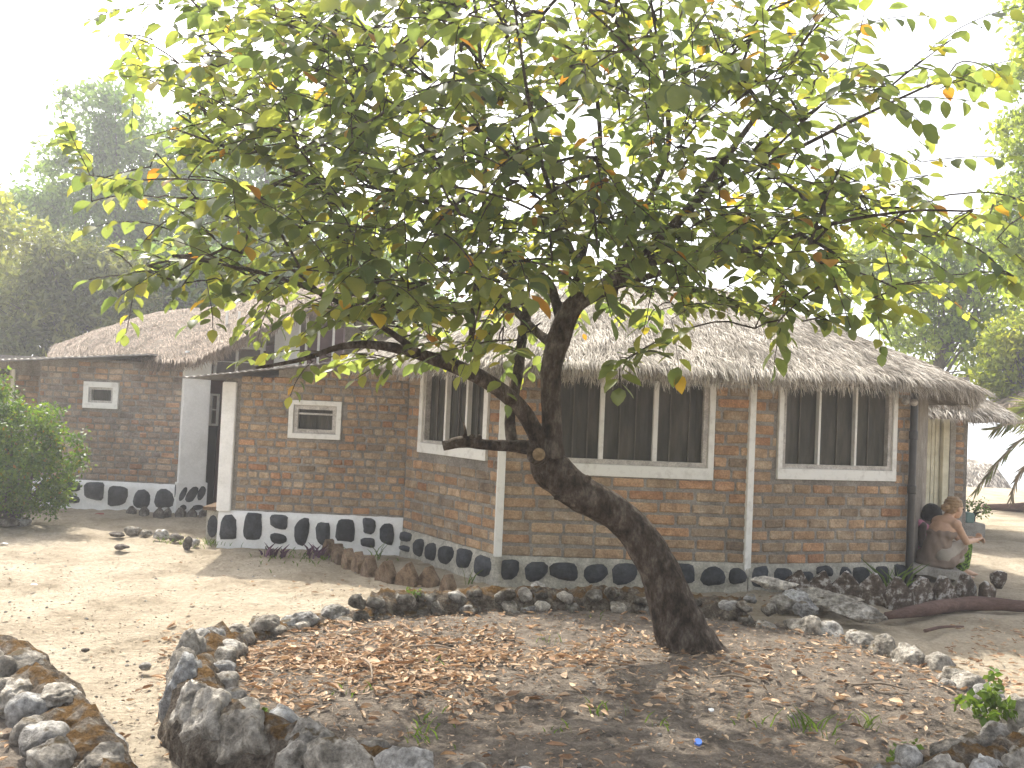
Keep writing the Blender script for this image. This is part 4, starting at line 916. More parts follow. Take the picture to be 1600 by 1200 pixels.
for gy, row in GRID.items():
    for gx, d in enumerate(row):
        n = d * ((21 if gy in (3, 4) and gx >= 4 else 17.5) if gy >= 0 else 6); n = int(n) + (r.random() < n % 1)
        for _ in range(n):
            px = 100 + 100 * gx + r.random() * 100; py = 100 * gy - 18 + (r.random() * (100 if gy < 5 else 75))
            hw = max(.25, 1 - ((px - 850) / 800) ** 2) ** .5; off = r.uniform(-1.5, .5) * hw * (1 if py > 250 else 1.2)
            if 780 < px < 1000 and py > 470: off = abs(off) * .8 + .35
            if py > 500: off = off * .5
            if py > 545 and px < 560: continue
            if (px > 1380 or px < 290) and r.random() < .5: continue
            SPR.append((px, py, 5.45 + off))
for px, py, Y in [(165, 265, 4.6), (195, 268, 4.6), (210, 60, 4.8), (215, 90, 4.8), (225, 410, 4.4), (250, 420, 4.4), (215, 420, 4.4), (1250, 478, 4.5), (1310, 485, 4.5), (1370, 482, 4.5), (1400, 470, 4.5), (1000, 545, 4.6), (1040, 520, 4.6),
                  (975, 560, 4.6), (1500, 35, 4.4), (1520, 105, 4.6), (1480, 110, 4.6), (1340, 190, 4.5), (1420, 150, 4.5), (800, 540, 4.4), (760, 530, 4.4), (780, 555, 4.4), (470, 575, 4.7), (1240, 110, 4.8), (1555, 420, 4.4), (1540, 380, 4.4), (790, 390, 4.2), (1500, 240, 4.6), (1430, 390, 4.4)]:
    SPR.append((px, py, Y))
pts = [at(*s) for s in SPR]
NP = np.array([list(p) for p in nodes]); trunkc = Vector((.45, 5.45, 2.2))
def ndist(p): return np.min(np.linalg.norm(NP - np.array(p), axis=1))
order = sorted(range(len(pts)), key=lambda i: ndist(pts[i]))
arr = np.zeros((60000, 3)); arr[:len(nodes)] = NP; cnt = len(nodes); parent_ = list(par); nmain = cnt
sprays = []
for i in order:
    b = pts[i]; ba = np.array(b); dv = ba - arr[:cnt]; dist = np.linalg.norm(dv, axis=1)
    pen = dist + .6 * np.maximum(0, arr[:cnt, 2] - ba[2] - .05)      # prefer growing up and out
    k = int(np.argmin(pen)); a = Vector(arr[k]); L = (b - a).length
    out = (b - trunkc); out.z *= .35; out.normalize()
    d = ((b - a).normalized() * .8 + out * .7 + Vector((r.uniform(-.5, .5), r.uniform(-.5, .5), r.uniform(-.15, .3)))).normalized()
    st = b - d * .18; c1 = a.lerp(st, .5) + Vector((r.uniform(-.1, .1), r.uniform(-.1, .1), .10)) * min(1, L)
    m = max(2, int(L / .09)); prev = k
    for j in range(1, m + 1):
        t = j / m; q = a * (1 - t) ** 2 + c1 * 2 * t * (1 - t) + st * t * t; q = q + Vector((r.uniform(-.008, .008), r.uniform(-.008, .008), r.uniform(-.008, .008)))
        arr[cnt] = q; parent_.append(prev); prev = cnt; cnt += 1
    # the leafy spray itself
    droop = r.uniform(.1, .7); Ls = r.uniform(.3, .52); q = Vector(arr[prev]); dd = d.copy(); seg = 8; path = [q.copy()]
    for j in range(seg):
        dd = (dd + Vector((r.uniform(-.06, .06), r.uniform(-.06, .06), -droop * .16))).normalized(); q = q + dd * Ls / seg; path.append(q.copy())
        arr[cnt] = q; parent_.append(prev); prev = cnt; cnt += 1
    sprays.append(path)
wt = np.ones(cnt)
for i in range(cnt - 1, nmain - 1, -1): wt[parent_[i]] += wt[i] * (1 if parent_[i] >= nmain else 0)
V, F = [], []
rad_ = np.minimum(.0014 + .00055 * wt ** .5, .009)
for i in range(nmain, cnt):
    p = parent_[i]; a = Vector(arr[p]); b = Vector(arr[i]); t = b - a
    if t.length < 1e-5: continue
    t.normalize(); n = t.cross(Vector((.2, .1, 1))).normalized(); bb = t.cross(n); ra_ = rad_[p] if p >= nmain else rad_[i]; k0 = len(V)
    for c, rr in ((a, ra_), (b, rad_[i])):
        for k in range(4):
            V.append(c + n * (rr * cos(k * pi / 2)) + bb * (rr * sin(k * pi / 2)))
    for k in range(4): F.append((k0 + k, k0 + (k + 1) % 4, k0 + 4 + (k + 1) % 4, k0 + 4 + k))
obj('twigs', npmesh('twigs', V, F, m_bark, True), None, tree, 'stuff')
# leaf template: ovate, folded along the midrib, tip bent down
def leaf_template():
    mid = [(0, 0), (.22, .01), (.5, .02), (.78, 0), (1, -.05)]; wd = [.0, .27, .33, .21, 0]
    V = []
    for (x, z), w_ in zip(mid, wd):
        if w_ == 0: V.append((x, 0, z))
        else: V += [(x, -w_, z + w_ * .22), (x, 0, z), (x, w_, z + w_ * .22)]
    V = np.array(V)  # 0 | 1 2 3 | 4 5 6 | 7 8 9 | 10
    F = [(0, 1, 2, 2), (0, 2, 3, 3), (1, 4, 5, 2), (2, 5, 6, 3), (4, 7, 8, 5), (5, 8, 9, 6), (7, 10, 8, 8), (8, 10, 9, 9)]
    T = []
    for f in F:
        if f[2] == f[3]: T.append(f[:3])
        else: T += [(f[0], f[1], f[2]), (f[0], f[2], f[3])]
    return V, np.array(T)
LV, LT = leaf_template()
def leaf_frames():
    out = []
    for path in sprays:
        n = r.randint(8, 13); hang = r.uniform(.15, 1.3); size = r.uniform(.074, .122); dry = r.random() < .1
        for j in range(n):
            t = (j + .8) / n * (len(path) - 1); i0 = min(int(t), len(path) - 2); p = path[i0].lerp(path[i0 + 1], t - i0); dr = (path[i0 + 1] - path[i0]).normalized()
            side = dr.cross(Vector((0, 0, 1))).normalized() * (1 if j % 2 else -1)
            ax = (side * 1.0 + dr * .55 + Vector((0, 0, -hang * r.uniform(.6, 1.3))) + Vector((r.gauss(0, .2), r.gauss(0, .2), r.gauss(0, .15)))).normalized()
            if j == n - 1: ax = (dr + Vector((0, 0, -.3 * hang))).normalized()
            up = (Vector((0, 0, 1)) + dr * r.uniform(-.2, .5) + Vector((r.gauss(0, .3), r.gauss(0, .3), 0))); y = up.cross(ax).normalized(); z = ax.cross(y)
            s = size * r.uniform(.75, 1.15); wdt = s * r.uniform(.85, 1.1); fold = r.uniform(.3, 2)
            out.append((p + ax * .012, ax * s, y * wdt, z * s * fold))
    return out
LF = leaf_frames()
def vis(p): 
    q = (ROT.transposed() @ (p - CAM)); 
    if q.z > -1: return 0
    x = q.x / -q.z * FPX + 800; y = -q.y / -q.z * FPX + 600
    return (1.0 / -q.z) if 0 < x < 1600 and 0 < y < 1200 else 0
sc_ = sorted(range(len(LF)), key=lambda i: -vis(LF[i][0]) * LF[i][1].length); big = set(sc_[:300])
lm = [npmesh('leaf', LV * np.array([1, k, 1]), LT, m_leaf, True) for k in (.9, 1.0, 1.1)]
Pm = []
for i, (p, x, y, z) in enumerate(LF):
    if i in big:
        M = Matrix(((x.x, y.x, z.x, p.x), (x.y, y.y, z.y, p.y), (x.z, y.z, z.z, p.z), (0, 0, 0, 1))); place('leaf', lm[i % 3], M, tree)
    else: Pm.append([list(p), list(x), list(y), list(z)])
Pm = np.array(Pm); Vn = Pm[:, 0][:, None, :] + LV[None, :, 0:1] * Pm[:, 1][:, None, :] + LV[None, :, 1:2] * Pm[:, 2][:, None, :] + LV[None, :, 2:3] * Pm[:, 3][:, None, :]
Fn = (LT[None] + (np.arange(len(Pm)) * len(LV))[:, None, None]).reshape(-1, 3)
obj('foliage', npmesh('foliage', Vn.reshape(-1, 3), Fn, m_leaf, True), None, tree, 'stuff')

# ------------------------------------------------------------------ trees and shrubs behind
def leaves_mesh(name, centres, per, rad_, size, mt, seed, flat=.7, asp=.5):
    g = np.random.default_rng(seed); n = len(centres) * per; c = np.repeat(np.array(centres), per, 0)
    d = g.normal(0, 1, (n, 3)); d /= np.linalg.norm(d, axis=1, keepdims=True); rr = g.random((n, 1)) ** .5 * np.repeat(np.array(rad_)[:, None] if np.ndim(rad_) else np.full((len(centres), 1), rad_), per, 0)
    p = c + d * rr * np.array([1, 1, flat]); a = g.normal(0, 1, (n, 3)) + np.array([0, 0, -.4]); a /= np.linalg.norm(a, axis=1, keepdims=True)
    b = np.cross(a, g.normal(0, 1, (n, 3))); b /= np.linalg.norm(b, axis=1, keepdims=True); s = size * g.uniform(.6, 1.3, (n, 1))
    V = np.stack([p, p + a * s * .5 + b * s * asp * .5, p + a * s, p + a * s * .45 - b * s * asp * .5], 1).reshape(-1, 3)
    return npmesh(name, V, (np.arange(n) * 4)[:, None] + np.array([[0, 1, 2, 3]]), mt)
def bgtree(label, base, blobs, nclump, per, cr, size, mt, seed, name='background_tree', trunk=.16, group=None, asp=.5, cat='tree', top=True, limbs=14, hollow=.35):
    """blobs: (px, py, Y, rx, ry) crown lobes given by where they stand"""
    g = random.Random(seed); cs = []; t = thing(name, label, cat, base, group); tot = sum(b[3] * b[4] for b in blobs)
    base = Vector(base)
    for (px, py, Y, rx, ry) in blobs:
        c = at(px, py, Y); a = rx * Y / FPX; h = ry * Y / FPX
        for _ in range(max(3, int(nclump * rx * ry / tot))):
            while True:
                v = Vector((g.uniform(-1, 1), g.uniform(-1, 1), g.uniform(-1, 1)))
                if hollow < v.length < 1: break
            q = c + Vector((v.x * a, v.y * (a + h) / 2.2, v.z * h))
            if q.z > .15: cs.append(q)
    m = leaves_mesh('crown', [list(c) for c in cs], per, [cr * g.uniform(.55, 1.35) for _ in cs], size, mt, seed, asp=asp)
    obj('crown', m, None, t, 'stuff')
    top_ = max(cs, key=lambda c: c.z); cen = sum(cs, Vector()) / len(cs)
    P = [base, base.lerp(cen, .4) + Vector((g.uniform(-.2, .2), 0, 0)), base.lerp(cen, .8) + Vector((g.uniform(-.3, .3), 0, 0)), cen.lerp(top_, .5), top_]
    tube_obj('trunk', P, [trunk * 1.2, trunk, trunk * .75, trunk * .4, trunk * .1], m_barkg, t, sides=10, bumpf=lambda p, a, i: 1 + .1 * noise.noise(p * 3))
    V, F = [], []
    for k in range(limbs * 3):
        c = g.choice(cs); s = g.random(); a0 = P[1].lerp(P[3], s) if c.z > P[1].z else base.lerp(P[1], .6); mid = a0.lerp(c, .5) + Vector((0, 0, -.15 * (c - a0).length + .2))
        Vv, Ff, Tt = catmull_tube([a0, mid, c], [trunk * (.32 if k < limbs else .14), trunk * (.2 if k < limbs else .09), trunk * .05], 5, 5); o0 = len(V); V += Vv; F += [tuple(o0 + i for i in f) for f in Ff]
    obj('limbs', npmesh('limbs', V, F, m_barkg, True), None, t, 'stuff')
    return t
def gb(px, Y): q = at(px, 640, Y); return (q.x, Y, terr(q.x, Y) - .05)
bgtree('tall airy tree with open pale crown rising at the upper left', gb(200, 27), [(160, 190, 27, 75, 60), (215, 260, 27, 90, 60), (110, 290, 27, 85, 60), (60, 330, 27, 50, 45), (260, 330, 27, 80, 70), (170, 400, 27, 110, 80), (300, 230, 27, 45, 60)], 430, 48, .62, .21, m_leafbg, 11)
bgtree('pale green tree filling the left edge behind the farther hut', gb(-30, 22), [(0, 380, 22, 70, 60), (-60, 330, 22, 60, 60), (20, 470, 22, 70, 70), (-40, 500, 22, 60, 80)], 240, 40, .42, .2, m_leafyl, 12)
bgtree('dense olive brown thicket tree left of the farther hut roof', gb(110, 19.5), [(110, 420, 19.5, 80, 60), (60, 480, 19.5, 90, 75), (170, 450, 19.5, 70, 60), (150, 510, 19.5, 100, 60), (40, 560, 19.5, 100, 70)], 420, 44, .4, .2, m_leafbr, 13, asp=.35)
bgtree('dark green tree directly behind the farther hut ridge', gb(300, 21), [(290, 420, 21, 70, 50), (250, 460, 21, 70, 50), (340, 440, 21, 70, 55), (210, 500, 21, 60, 45)], 260, 44, .42, .19, m_leafbg, 14)
bgtree('bluish green tree seen through the canopy above the farther hut', gb(430, 26), [(400, 300, 26, 100, 90), (470, 380, 26, 110, 80), (360, 400, 26, 80, 80), (500, 460, 26, 120, 60)], 380, 52, .62, .2, m_leafbg, 15)
bgtree('tree seen low through the branches between the two huts', gb(570, 24), [(580, 430, 24, 80, 60), (640, 480, 24, 80, 50), (560, 500, 24, 90, 50)], 190, 56, .5, .17, m_leafbg, 16)
bgtree('light green airy tree rising behind the right end of the large roof', gb(1440, 20), [(1370, 430, 20, 60, 50), (1440, 420, 20, 70, 60), (1500, 480, 20, 80, 70), (1450, 520, 20, 70, 50), (1540, 560, 20, 60, 45), (1570, 420, 20, 60, 80), (1340, 400, 20, 40, 40), (1500, 380, 20, 60, 40)], 300, 34, .34, .17, m_leafrt, 17, limbs=18, trunk=.13)
bgtree('dark dense tree cut by the right edge of the view', gb(1800, 15), [(1620, 330, 15, 60, 90), (1640, 200, 15, 70, 100), (1650, 60, 15, 75, 110), (1660, 430, 15, 90, 70)], 300, 60, .32, .13, m_leafrt, 18, trunk=.09)
bgtree('yellow green sunlit tree low at the right edge', gb(1680, 17), [(1560, 590, 17.5, 45, 35), (1600, 540, 17.5, 60, 50), (1610, 610, 17.5, 50, 30)], 120, 50, .32, .12, m_leafyl, 19)
# round bush at the left
def shrub(name, label, base, lobes, n, per, cr, size, mt, seed, cat='bush', stems=9):
    g = random.Random(seed); t = thing(name, label, cat, base); cs = []
    for (px, py, Y, rx, ry) in lobes:
        c = at(px, py, Y); a = rx * Y / FPX; h = ry * Y / FPX
        for _ in range(int(n * rx * ry / sum(l[3] * l[4] for l in lobes)) + 1):
            v = Vector((g.gauss(0, 1), g.gauss(0, 1), g.gauss(0, 1))).normalized() * g.uniform(.55, 1) ; q = c + Vector((v.x * a, v.y * a, v.z * h)); 
            if q.z > .08: cs.append(q)
    obj('foliage', leaves_mesh('foliage', [list(c) for c in cs], per, cr, size, mt, seed, flat=1, asp=.55), None, t, 'stuff')
    V, F = [], []; b = Vector(base)
    for k in range(stems):
        c = g.choice(cs); Vv, Ff, Tt = catmull_tube([b + Vector((g.uniform(-.1, .1), g.uniform(-.1, .1), 0)), b.lerp(c, .5) + Vector((0, 0, .1)), c], [.02, .014, .005], 5, 4); o0 = len(V); V += Vv; F += [tuple(o0 + i for i in f) for f in Ff]
    obj('stems', npmesh('stems', V, F, m_barkg, True), None, t, 'stuff'); return t
bY = 10.1; bb_ = gp(15, 818)
shrub('round_bush', 'bright green rounded bush at the left edge before the farther hut', (bb_.x, bb_.y, 0), [(10, 690, bY, 85, 60), (20, 745, bY, 92, 52), (-40, 720, bY, 90, 90), (95, 685, bY, 38, 14), (100, 722, bY, 40, 14), (5, 640, bY, 35, 30), (10, 605, bY, 10, 22), (60, 780, bY, 55, 25), (50, 650, bY, 50, 20)], 560, 34, .11, .05, m_bush, 31, stems=14)
q = gp(1530, 833)
shrub('small_shrub', 'sparse little shrub beside the concrete step at the annex', (q.x + .1, q.y + .5, 0), [(1520, 790, 13.5, 20, 12), (1535, 800, 13.6, 12, 14)], 26, 9, .09, .045, m_leafbg, 32, cat='shrub')
# palm at the right edge
palm = thing('palm', 'palm fronds hanging in at the right edge over the sand', 'palm', (at(1680, 700, 13).x, 13, 0))
tube_obj('trunk', [(at(1700, 700, 13).x, 13, -.05), (at(1695, 700, 13).x, 13, .9), (at(1680, 650, 13).x, 13, 1.7)], [.16, .13, .12], m_barkg, palm, 12)
def frond(P, mt, ln, n, spread, seed, name='frond', tip=.2):
    g = random.Random(seed); Q = crom([at(*p) for p in P], 10); V, F = [], []
    Vv, Ff, Tt = catmull_tube([at(*p) for p in P], [.03, .022, .014, .006][:len(P)] + [.006] * max(0, len(P) - 4), 6, 8); V += Vv; F += Ff
    st = obj(name, npmesh(name, V, F, m_palmdry, True), None, palm); V, F = [], []
    for i in range(n):
        t = .12 + .86 * i / n; k = int(t * (len(Q) - 1)); d = (Q[min(k + 1, len(Q) - 1)] - Q[k]).normalized(); sd = d.cross(Vector((0, 1, 0))).normalized()
        for s in (-1, 1):
            a = (d * 1.0 + sd * s * spread * g.uniform(.7, 1.2) + Vector((0, g.uniform(-.3, .3), -.15))).normalized(); L = ln * g.uniform(.7, 1.1) * (1 - .4 * t); w_ = d.cross(a).normalized().cross(a) * .013; p = Q[k]; b0 = len(V)
            V += [p - w_, p + w_, p + a * L * .6 + w_ * .8 + Vector((0, 0, -.02)), p + a * L * .6 - w_ * .8 + Vector((0, 0, -.02)), p + a * L + Vector((0, 0, -.08 * L)), p + a * L + Vector((0, 0, -.08 * L - .002))]; F += [(b0, b0 + 1, b0 + 2, b0 + 3), (b0 + 3, b0 + 2, b0 + 4, b0 + 5)]
    obj('leaflets', npmesh('leaflets', V, F, mt), None, st, 'stuff')
frond([(1665, 672, 13), (1600, 685, 12.9), (1560, 722, 12.8), (1518, 775, 12.7)], m_palm, .38, 22, .22, 1)
frond([(1665, 668, 13), (1620, 660, 12.9), (1580, 662, 12.8), (1548, 672, 12.8)], m_palm, .42, 24, .5, 2)
frond([(1670, 655, 13), (1630, 630, 13.2), (1600, 640, 13.3), (1575, 655, 13.3)], m_palm, .5, 26, .7, 3)
frond([(1670, 690, 13), (1620, 715, 13.1), (1590, 745, 13.2), (1578, 790, 13.2)], m_palmdry, .32, 16, .3, 4)
frond([(1670, 700, 13), (1640, 740, 13.1), (1615, 770, 13.2), (1605, 800, 13.2)], m_palmdry, .32, 16, .35, 5)

# ------------------------------------------------------------------ leaf litter, twigs, grass
def litter(name, n, where, size, seed, mt, curl=(.2, 1.2), asp=.45, zoff=.01, zf=None, flat=False):
    g = random.Random(seed); V, F = [], []; k = 0
    while k < n:
        x, y = where(g)
        if x is None: continue
        k += 1; z = (zf(x, y) if zf else soilz(x, y)) + zoff + g.uniform(0, .012); s = size * g.uniform(.5, 1.3); a = g.uniform(0, 2 * pi); ax = Vector((cos(a), sin(a), g.uniform(-.25, .25))).normalized(); sd = ax.cross(Vector((g.gauss(0, .5), g.gauss(0, .5), 1))).normalized(); up = sd.cross(ax); cu = g.uniform(*curl); w_ = s * asp * g.uniform(.6, 1.2)
        P = Vector((x, y, z)); b = len(V); bend = g.uniform(-.1, .35)
        for t, wf in ((0, .15), (.3, 1), (.7, .85), (1, .05)):
            c = P + ax * s * (t - .5) + up * s * bend * (t - .5) ** 2 * 2
            for q in (-1, 0, 1): V.append(c + sd * (q * w_ * wf * .5 * cos(cu * abs(q) * .8)) + up * (abs(q) * w_ * wf * .5 * sin(cu)))
        for i in range(3):
            for j in range(2): F.append((b + i * 3 + j, b + i * 3 + j + 1, b + (i + 1) * 3 + j + 1, b + (i + 1) * 3 + j))
    o = obj(name, npmesh(name, V, F, mt, True)); o['kind'] = 'stuff'; return o
def in_ring(g, dens):
    while True:
        x = g.uniform(-1.5, 2.7); y = g.uniform(3.0, 6.7)
        if not bool(inside(RINGA, np.array(x), np.array(y))): continue
        if g.random() < dens(x, y): return x, y
def d1(x, y):
    band = max(0, 1 - abs(y - (5.15 + .1 * x)) / 1.0); left = max(0, min(1, (.9 - x) / 1.6)); nz = .6 + .7 * noise.noise((x * 2, y * 2, 1))
    return min(1, max(.008, nz * (band * (.14 + .95 * left) + .02)))
litter('dry_leaves', 2200, lambda g: in_ring(g, d1), .062, 3, m_dryl)
litter('dry_leaves', 5200, lambda g: in_ring(g, lambda x, y: .10 + .9 * d1(x, y)), .024, 4, m_dryl)
litter('dry_leaves', 130, lambda g: in_ring(g, lambda x, y: max(0, .8 - abs(y - 4.0))), .07, 8, m_dryl, curl=(.6, 1.5))
litter('dry_grass_bits', 9000, lambda g: in_ring(g, lambda x, y: .8 + .2 * noise.noise((x * 3, y * 3, 0))), .045, 5, m_twig, asp=.055, curl=(0, .1))
def near_left(g):
    q = gp(g.gauss(285, 26), g.gauss(1050, 45)); return (q.x, q.y) if not bool(inside(RINGA, np.array(q.x), np.array(q.y))) else (None, None)
def gz0(x, y): return .035 * noise.noise((x * 1.1, y * 1.1, 0)) + .024 * noise.noise((x * 4.2, y * 4.2, 3)) + .017 * noise.noise((x * 10, y * 10, 5)) - .02
litter('dry_leaves', 170, near_left, .06, 6, m_dryl, zf=gz0, zoff=.006)
def sand_any(g):
    px = g.uniform(-50, 620); py = g.uniform(860, 1190); q = gp(px, py)
    if bool(inside(RINGA, np.array(q.x), np.array(q.y))) or bool(inside(RING2A, np.array(q.x), np.array(q.y))): return None, None
    return q.x, q.y
litter('dry_leaves', 60, sand_any, .05, 9, m_dryl, zf=gz0, zoff=.005)
litter('sand_grit', 1500, sand_any, .018, 10, m_twig, zf=gz0, zoff=.003, asp=.6)
def strip(g):
    q = gp(g.uniform(450, 1450), g.uniform(905, 950)); x, y = q.x, q.y
    if bool(inside(RINGA, np.array(x), np.array(y))) or y > 7.9: return None, None
    return x, y
litter('dry_leaves', 140, strip, .045, 12, m_dryl, zf=gz0, zoff=.004)
def right_g(g):
    q = gp(g.uniform(1480, 1640), g.uniform(970, 1180)); x, y = q.x, q.y
    if bool(inside(RINGA, np.array(x), np.array(y))): return None, None
    return x, y
litter('dry_leaves', 420, right_g, .05, 13, m_dryl, zf=gz0, zoff=.006)
def ring2_in(g):
    x = g.uniform(-4, -1.4); y = g.uniform(1.5, 4.5)
    return (x, y) if bool(inside(RING2A, np.array(x), np.array(y))) else (None, None)
litter('dry_leaves', 700, ring2_in, .06, 14, m_dryl)
def pebbles(n, where, seed, zf):
    g = random.Random(seed); bm = bmesh.new(); k = 0
    while k < n:
        x, y = where(g)
        if x is None: continue
        k += 1; s = g.uniform(.004, .014); r_ = bmesh.ops.create_icosphere(bm, subdivisions=1, radius=s)
        for v in r_['verts']: v.co = Vector((v.co.x * g.uniform(.8, 1.3), v.co.y, v.co.z * .7)) + Vector((x, y, zf(x, y) + .003))
    o = obj('gravel', bm, m_stone, smooth=True); o['kind'] = 'stuff'
pebbles(110, sand_any, 3, gz0); pebbles(260, lambda g: in_ring(g, lambda x, y: 1), 4, lambda x, y: soilz(x, y) + .004)
def tuft(label, px, py, z, n, h, mt=m_grass, name='grass_tuft', cat='grass tuft', wd=.004, spread=.05):
    q = gp(px, py, z); g = random.Random(px * 7 + py); V, F = [], []; zz = soilz(q.x, q.y) if z > .05 else 0
    for i in range(n):
        a = g.uniform(0, 2 * pi); b = Vector((q.x + g.gauss(0, spread), q.y + g.gauss(0, spread), zz - .005)); L = h * g.uniform(.5, 1.2); d = Vector((cos(a) * .45, sin(a) * .45, 1)).normalized(); s = d.cross(Vector((sin(a), -cos(a), .1))).normalized() * wd; m_ = b + d * L * .55; e = b + d * L + Vector((cos(a), sin(a), -.2)) * L * .25; k = len(V)
        V += [b - s, b + s, m_ + s * .8, m_ - s * .8, e + s * .15, e - s * .15]; F += [(k, k + 1, k + 2, k + 3), (k + 3, k + 2, k + 4, k + 5)]
    o = obj(name, npmesh(name, V, F, mt)); tag(o, label, cat); return o
TU = [(665, 1150, 16, .07, 'grass tuft at the front left of the bed near the largest slab'), (672, 1125, 14, .05, 'short grass tuft left of centre in the dark soil'), (545, 1090, 10, .05, 'small grass tuft just inside the upright slabs'), (945, 1110, 12, .06, 'thin grass tuft in the middle of the dark soil'),
      (875, 1145, 9, .05, 'tiny grass tuft left of the blue cap'), (1030, 1135, 8, .06, 'lone upright grass blades between middle tufts'), (1272, 1138, 34, .10, 'largest green grass tuft in the right half of the bed'), (1355, 1130, 16, .08, 'grass tuft right of the largest grass tuft'), (1156, 1125, 8, .06, 'faint grass tuft near the white scrap'),
      (680, 1045, 6, .06, 'two green blades among the dry leaves'), (930, 965, 6, .05, 'tiny grass sprout near the rear wall of the bed'), (850, 1000, 8, .07, 'green blades in the sunny leaf litter')]
for px, py, n, h, lb in TU: tuft(lb, px, py, .11, n, h)
tuft('small green weed at the left foot of the white plinth', 320, 850, 0, 60, .06, spread=.12)
tuft('low weed patch along the foot of the wing plinth', 500, 872, 0, 120, .05, spread=.28, wd=.006)
tuft('green weeds growing between the row of rocks', 275, 846, 0, 50, .06, spread=.1)
tuft('purple leaved plant at the foot of the white plinth', 428, 868, 0, 26, .12, m_purple, 'purple_plant', 'plant', .014, .06)
tuft('second purple plant nearer the brick edging', 492, 868, 0, 30, .13, m_purple, 'purple_plant', 'plant', .014, .07)
tuft('few long green blades by the slanting wall corner', 735, 912, 0, 6, .16, wd=.006, spread=.02)
tuft('blades growing before the wing plinth right end', 590, 872, 0, 7, .18, wd=.006, spread=.03)
tuft('grey green agave-like weed on the right corner plinth', 1392, 925, 0, 22, .30, m_grass, 'weed', 'weed', .012, .05)
def weed(label, px, py, z, n, rr, size, seed, mt=m_grass):
    q = gp(px, py, z); t = thing('leafy_weed', label, 'weed', q); g = random.Random(seed); cs = [[q.x + g.gauss(0, rr), q.y + g.gauss(0, rr), q.z + abs(g.gauss(0, rr))] for _ in range(n)]
    obj('foliage', leaves_mesh('foliage', cs, 10, .03, size, mt, seed, flat=1, asp=.7), None, t, 'stuff')
weed('bright green leafy weed among the right hand planter stones', 1545, 1110, .2, 22, .07, .045, 1)
weed('leafy green weed at the outer foot of the big slabs', 418, 1180, .02, 22, .05, .04, 2)
weed('small leafy weed right of the slab foot weed', 455, 1195, .02, 14, .04, .035, 3)
weed('low weed at the front right edge of the bed', 1400, 1186, .14, 6, .035, .03, 4)
weed('tiny weed on the mossy rear wall of the bed', 650, 932, .22, 5, .02, .03, 5)
# twigs on the soil
for i, (x0, y0, x1, y1) in enumerate([(570, 1030, 582, 1062), (640, 1010, 720, 1018), (1330, 1070, 1420, 1078), (1180, 1065, 1110, 1058)]):
    a = gp(x0, y0, .15); b = gp(x1, y1, .14); o = tube_obj('dry_twig', [a, a.lerp(b, .5) + Vector((.01, 0, .02)), b], [.007, .006, .004], m_twig, sides=6)
    tag(o, ['pale forked twig standing out of the dry leaves', 'thin twig lying flat in the sunny leaves', 'long dry twig at the right part of the bed', 'dry twig near the trunk foot'][i], 'twig')

# ------------------------------------------------------------------ people
def merge_remesh(name, prims, voxel, mt, parent, smooth=6, disp=None):
    bm = bmesh.new()
    for p in prims:
        if p[0] == 'c':                                 # tapered capsule
            a, b, r0, r1 = p[1:5]; n = 10; ax = (b - a); L = ax.length; rot = ax.to_track_quat('Z', 'Y').to_matrix().to_4x4(); seg = 16; rings = []
            prof = [(-r0 * cos(t), r0 * sin(t)) for t in np.linspace(0.01, pi / 2, 5)] + [(L * k / 4, r0 + (r1 - r0) * k / 4) for k in (1, 2, 3)] + [(L + r1 * sin(t), r1 * cos(t)) for t in np.linspace(0, pi / 2 - .01, 5)]
            for z, rr in prof: rings.append([bm.verts.new(Matrix.Translation(a) @ rot @ Vector((rr * cos(2 * pi * k / seg), rr * sin(2 * pi * k / seg), z))) for k in range(seg)])
            for r0_, r1_ in zip(rings, rings[1:]):
                for k in range(seg): bm.faces.new((r0_[k], r0_[(k + 1) % seg], r1_[(k + 1) % seg], r1_[k]))
            bm.faces.new(rings[0][::-1]); bm.faces.new(rings[-1])
        else:                                           # ellipsoid: centre, radii, rotation matrix
            c, rd, R = p[1:4]; e = bmesh.ops.create_uvsphere(bm, u_segments=20, v_segments=12, radius=1)
            for v in e['verts']: v.co = c + R @ Vector((v.co.x * rd[0], v.co.y * rd[1], v.co.z * rd[2]))
    me = bpy.data.meshes.new(name + '_raw'); bm.to_mesh(me); bm.free(); o = bpy.data.objects.new(name, me); C.objects.link(o)
    md = o.modifiers.new('r', 'REMESH'); md.mode = 'VOXEL'; md.voxel_size = voxel
    sm = o.modifiers.new('s', 'SMOOTH'); sm.iterations = smooth; sm.factor = .5
    dg = bpy.context.evaluated_depsgraph_get(); m2 = bpy.data.meshes.new_from_object(o.evaluated_get(dg)); bpy.data.objects.remove(o); m2.name = name
    if disp:
        for v in m2.vertices: v.co += v.normal * disp(v.co)
    m2.materials.clear(); m2.materials.append(mt); m2.shade_smooth(); return obj(name, m2, None, parent)
def person_head(c, f, up, s, prims):
    """skull, face, jaw, nose, ear: f is where the face looks"""
    f = f.normalized(); l = up.cross(f).normalized(); u = f.cross(l); R = Matrix((f, l, u)).transposed()
    E = lambda dx, dy, dz, rd: prims.append(('e', c + f * dx * s + l * dy * s + u * dz * s, [q * s for q in rd], R))
    E(-.01, 0, .02, (.098, .076, .10)); E(.035, 0, -.03, (.062, .058, .085)); E(.05, 0, -.085, (.034, .036, .028)); E(.092, 0, -.02, (.022, .013, .026)); E(.086, 0, .012, (.012, .05, .014))
    E(.085, 0, -.058, (.014, .022, .008)); E(.083, 0, -.070, (.013, .02, .008))
    for sd in (-1, 1): E(-.005, .077 * sd, -.015, (.018, .010, .03)); E(.058, .035 * sd, -.03, (.022, .02, .025))
    return R
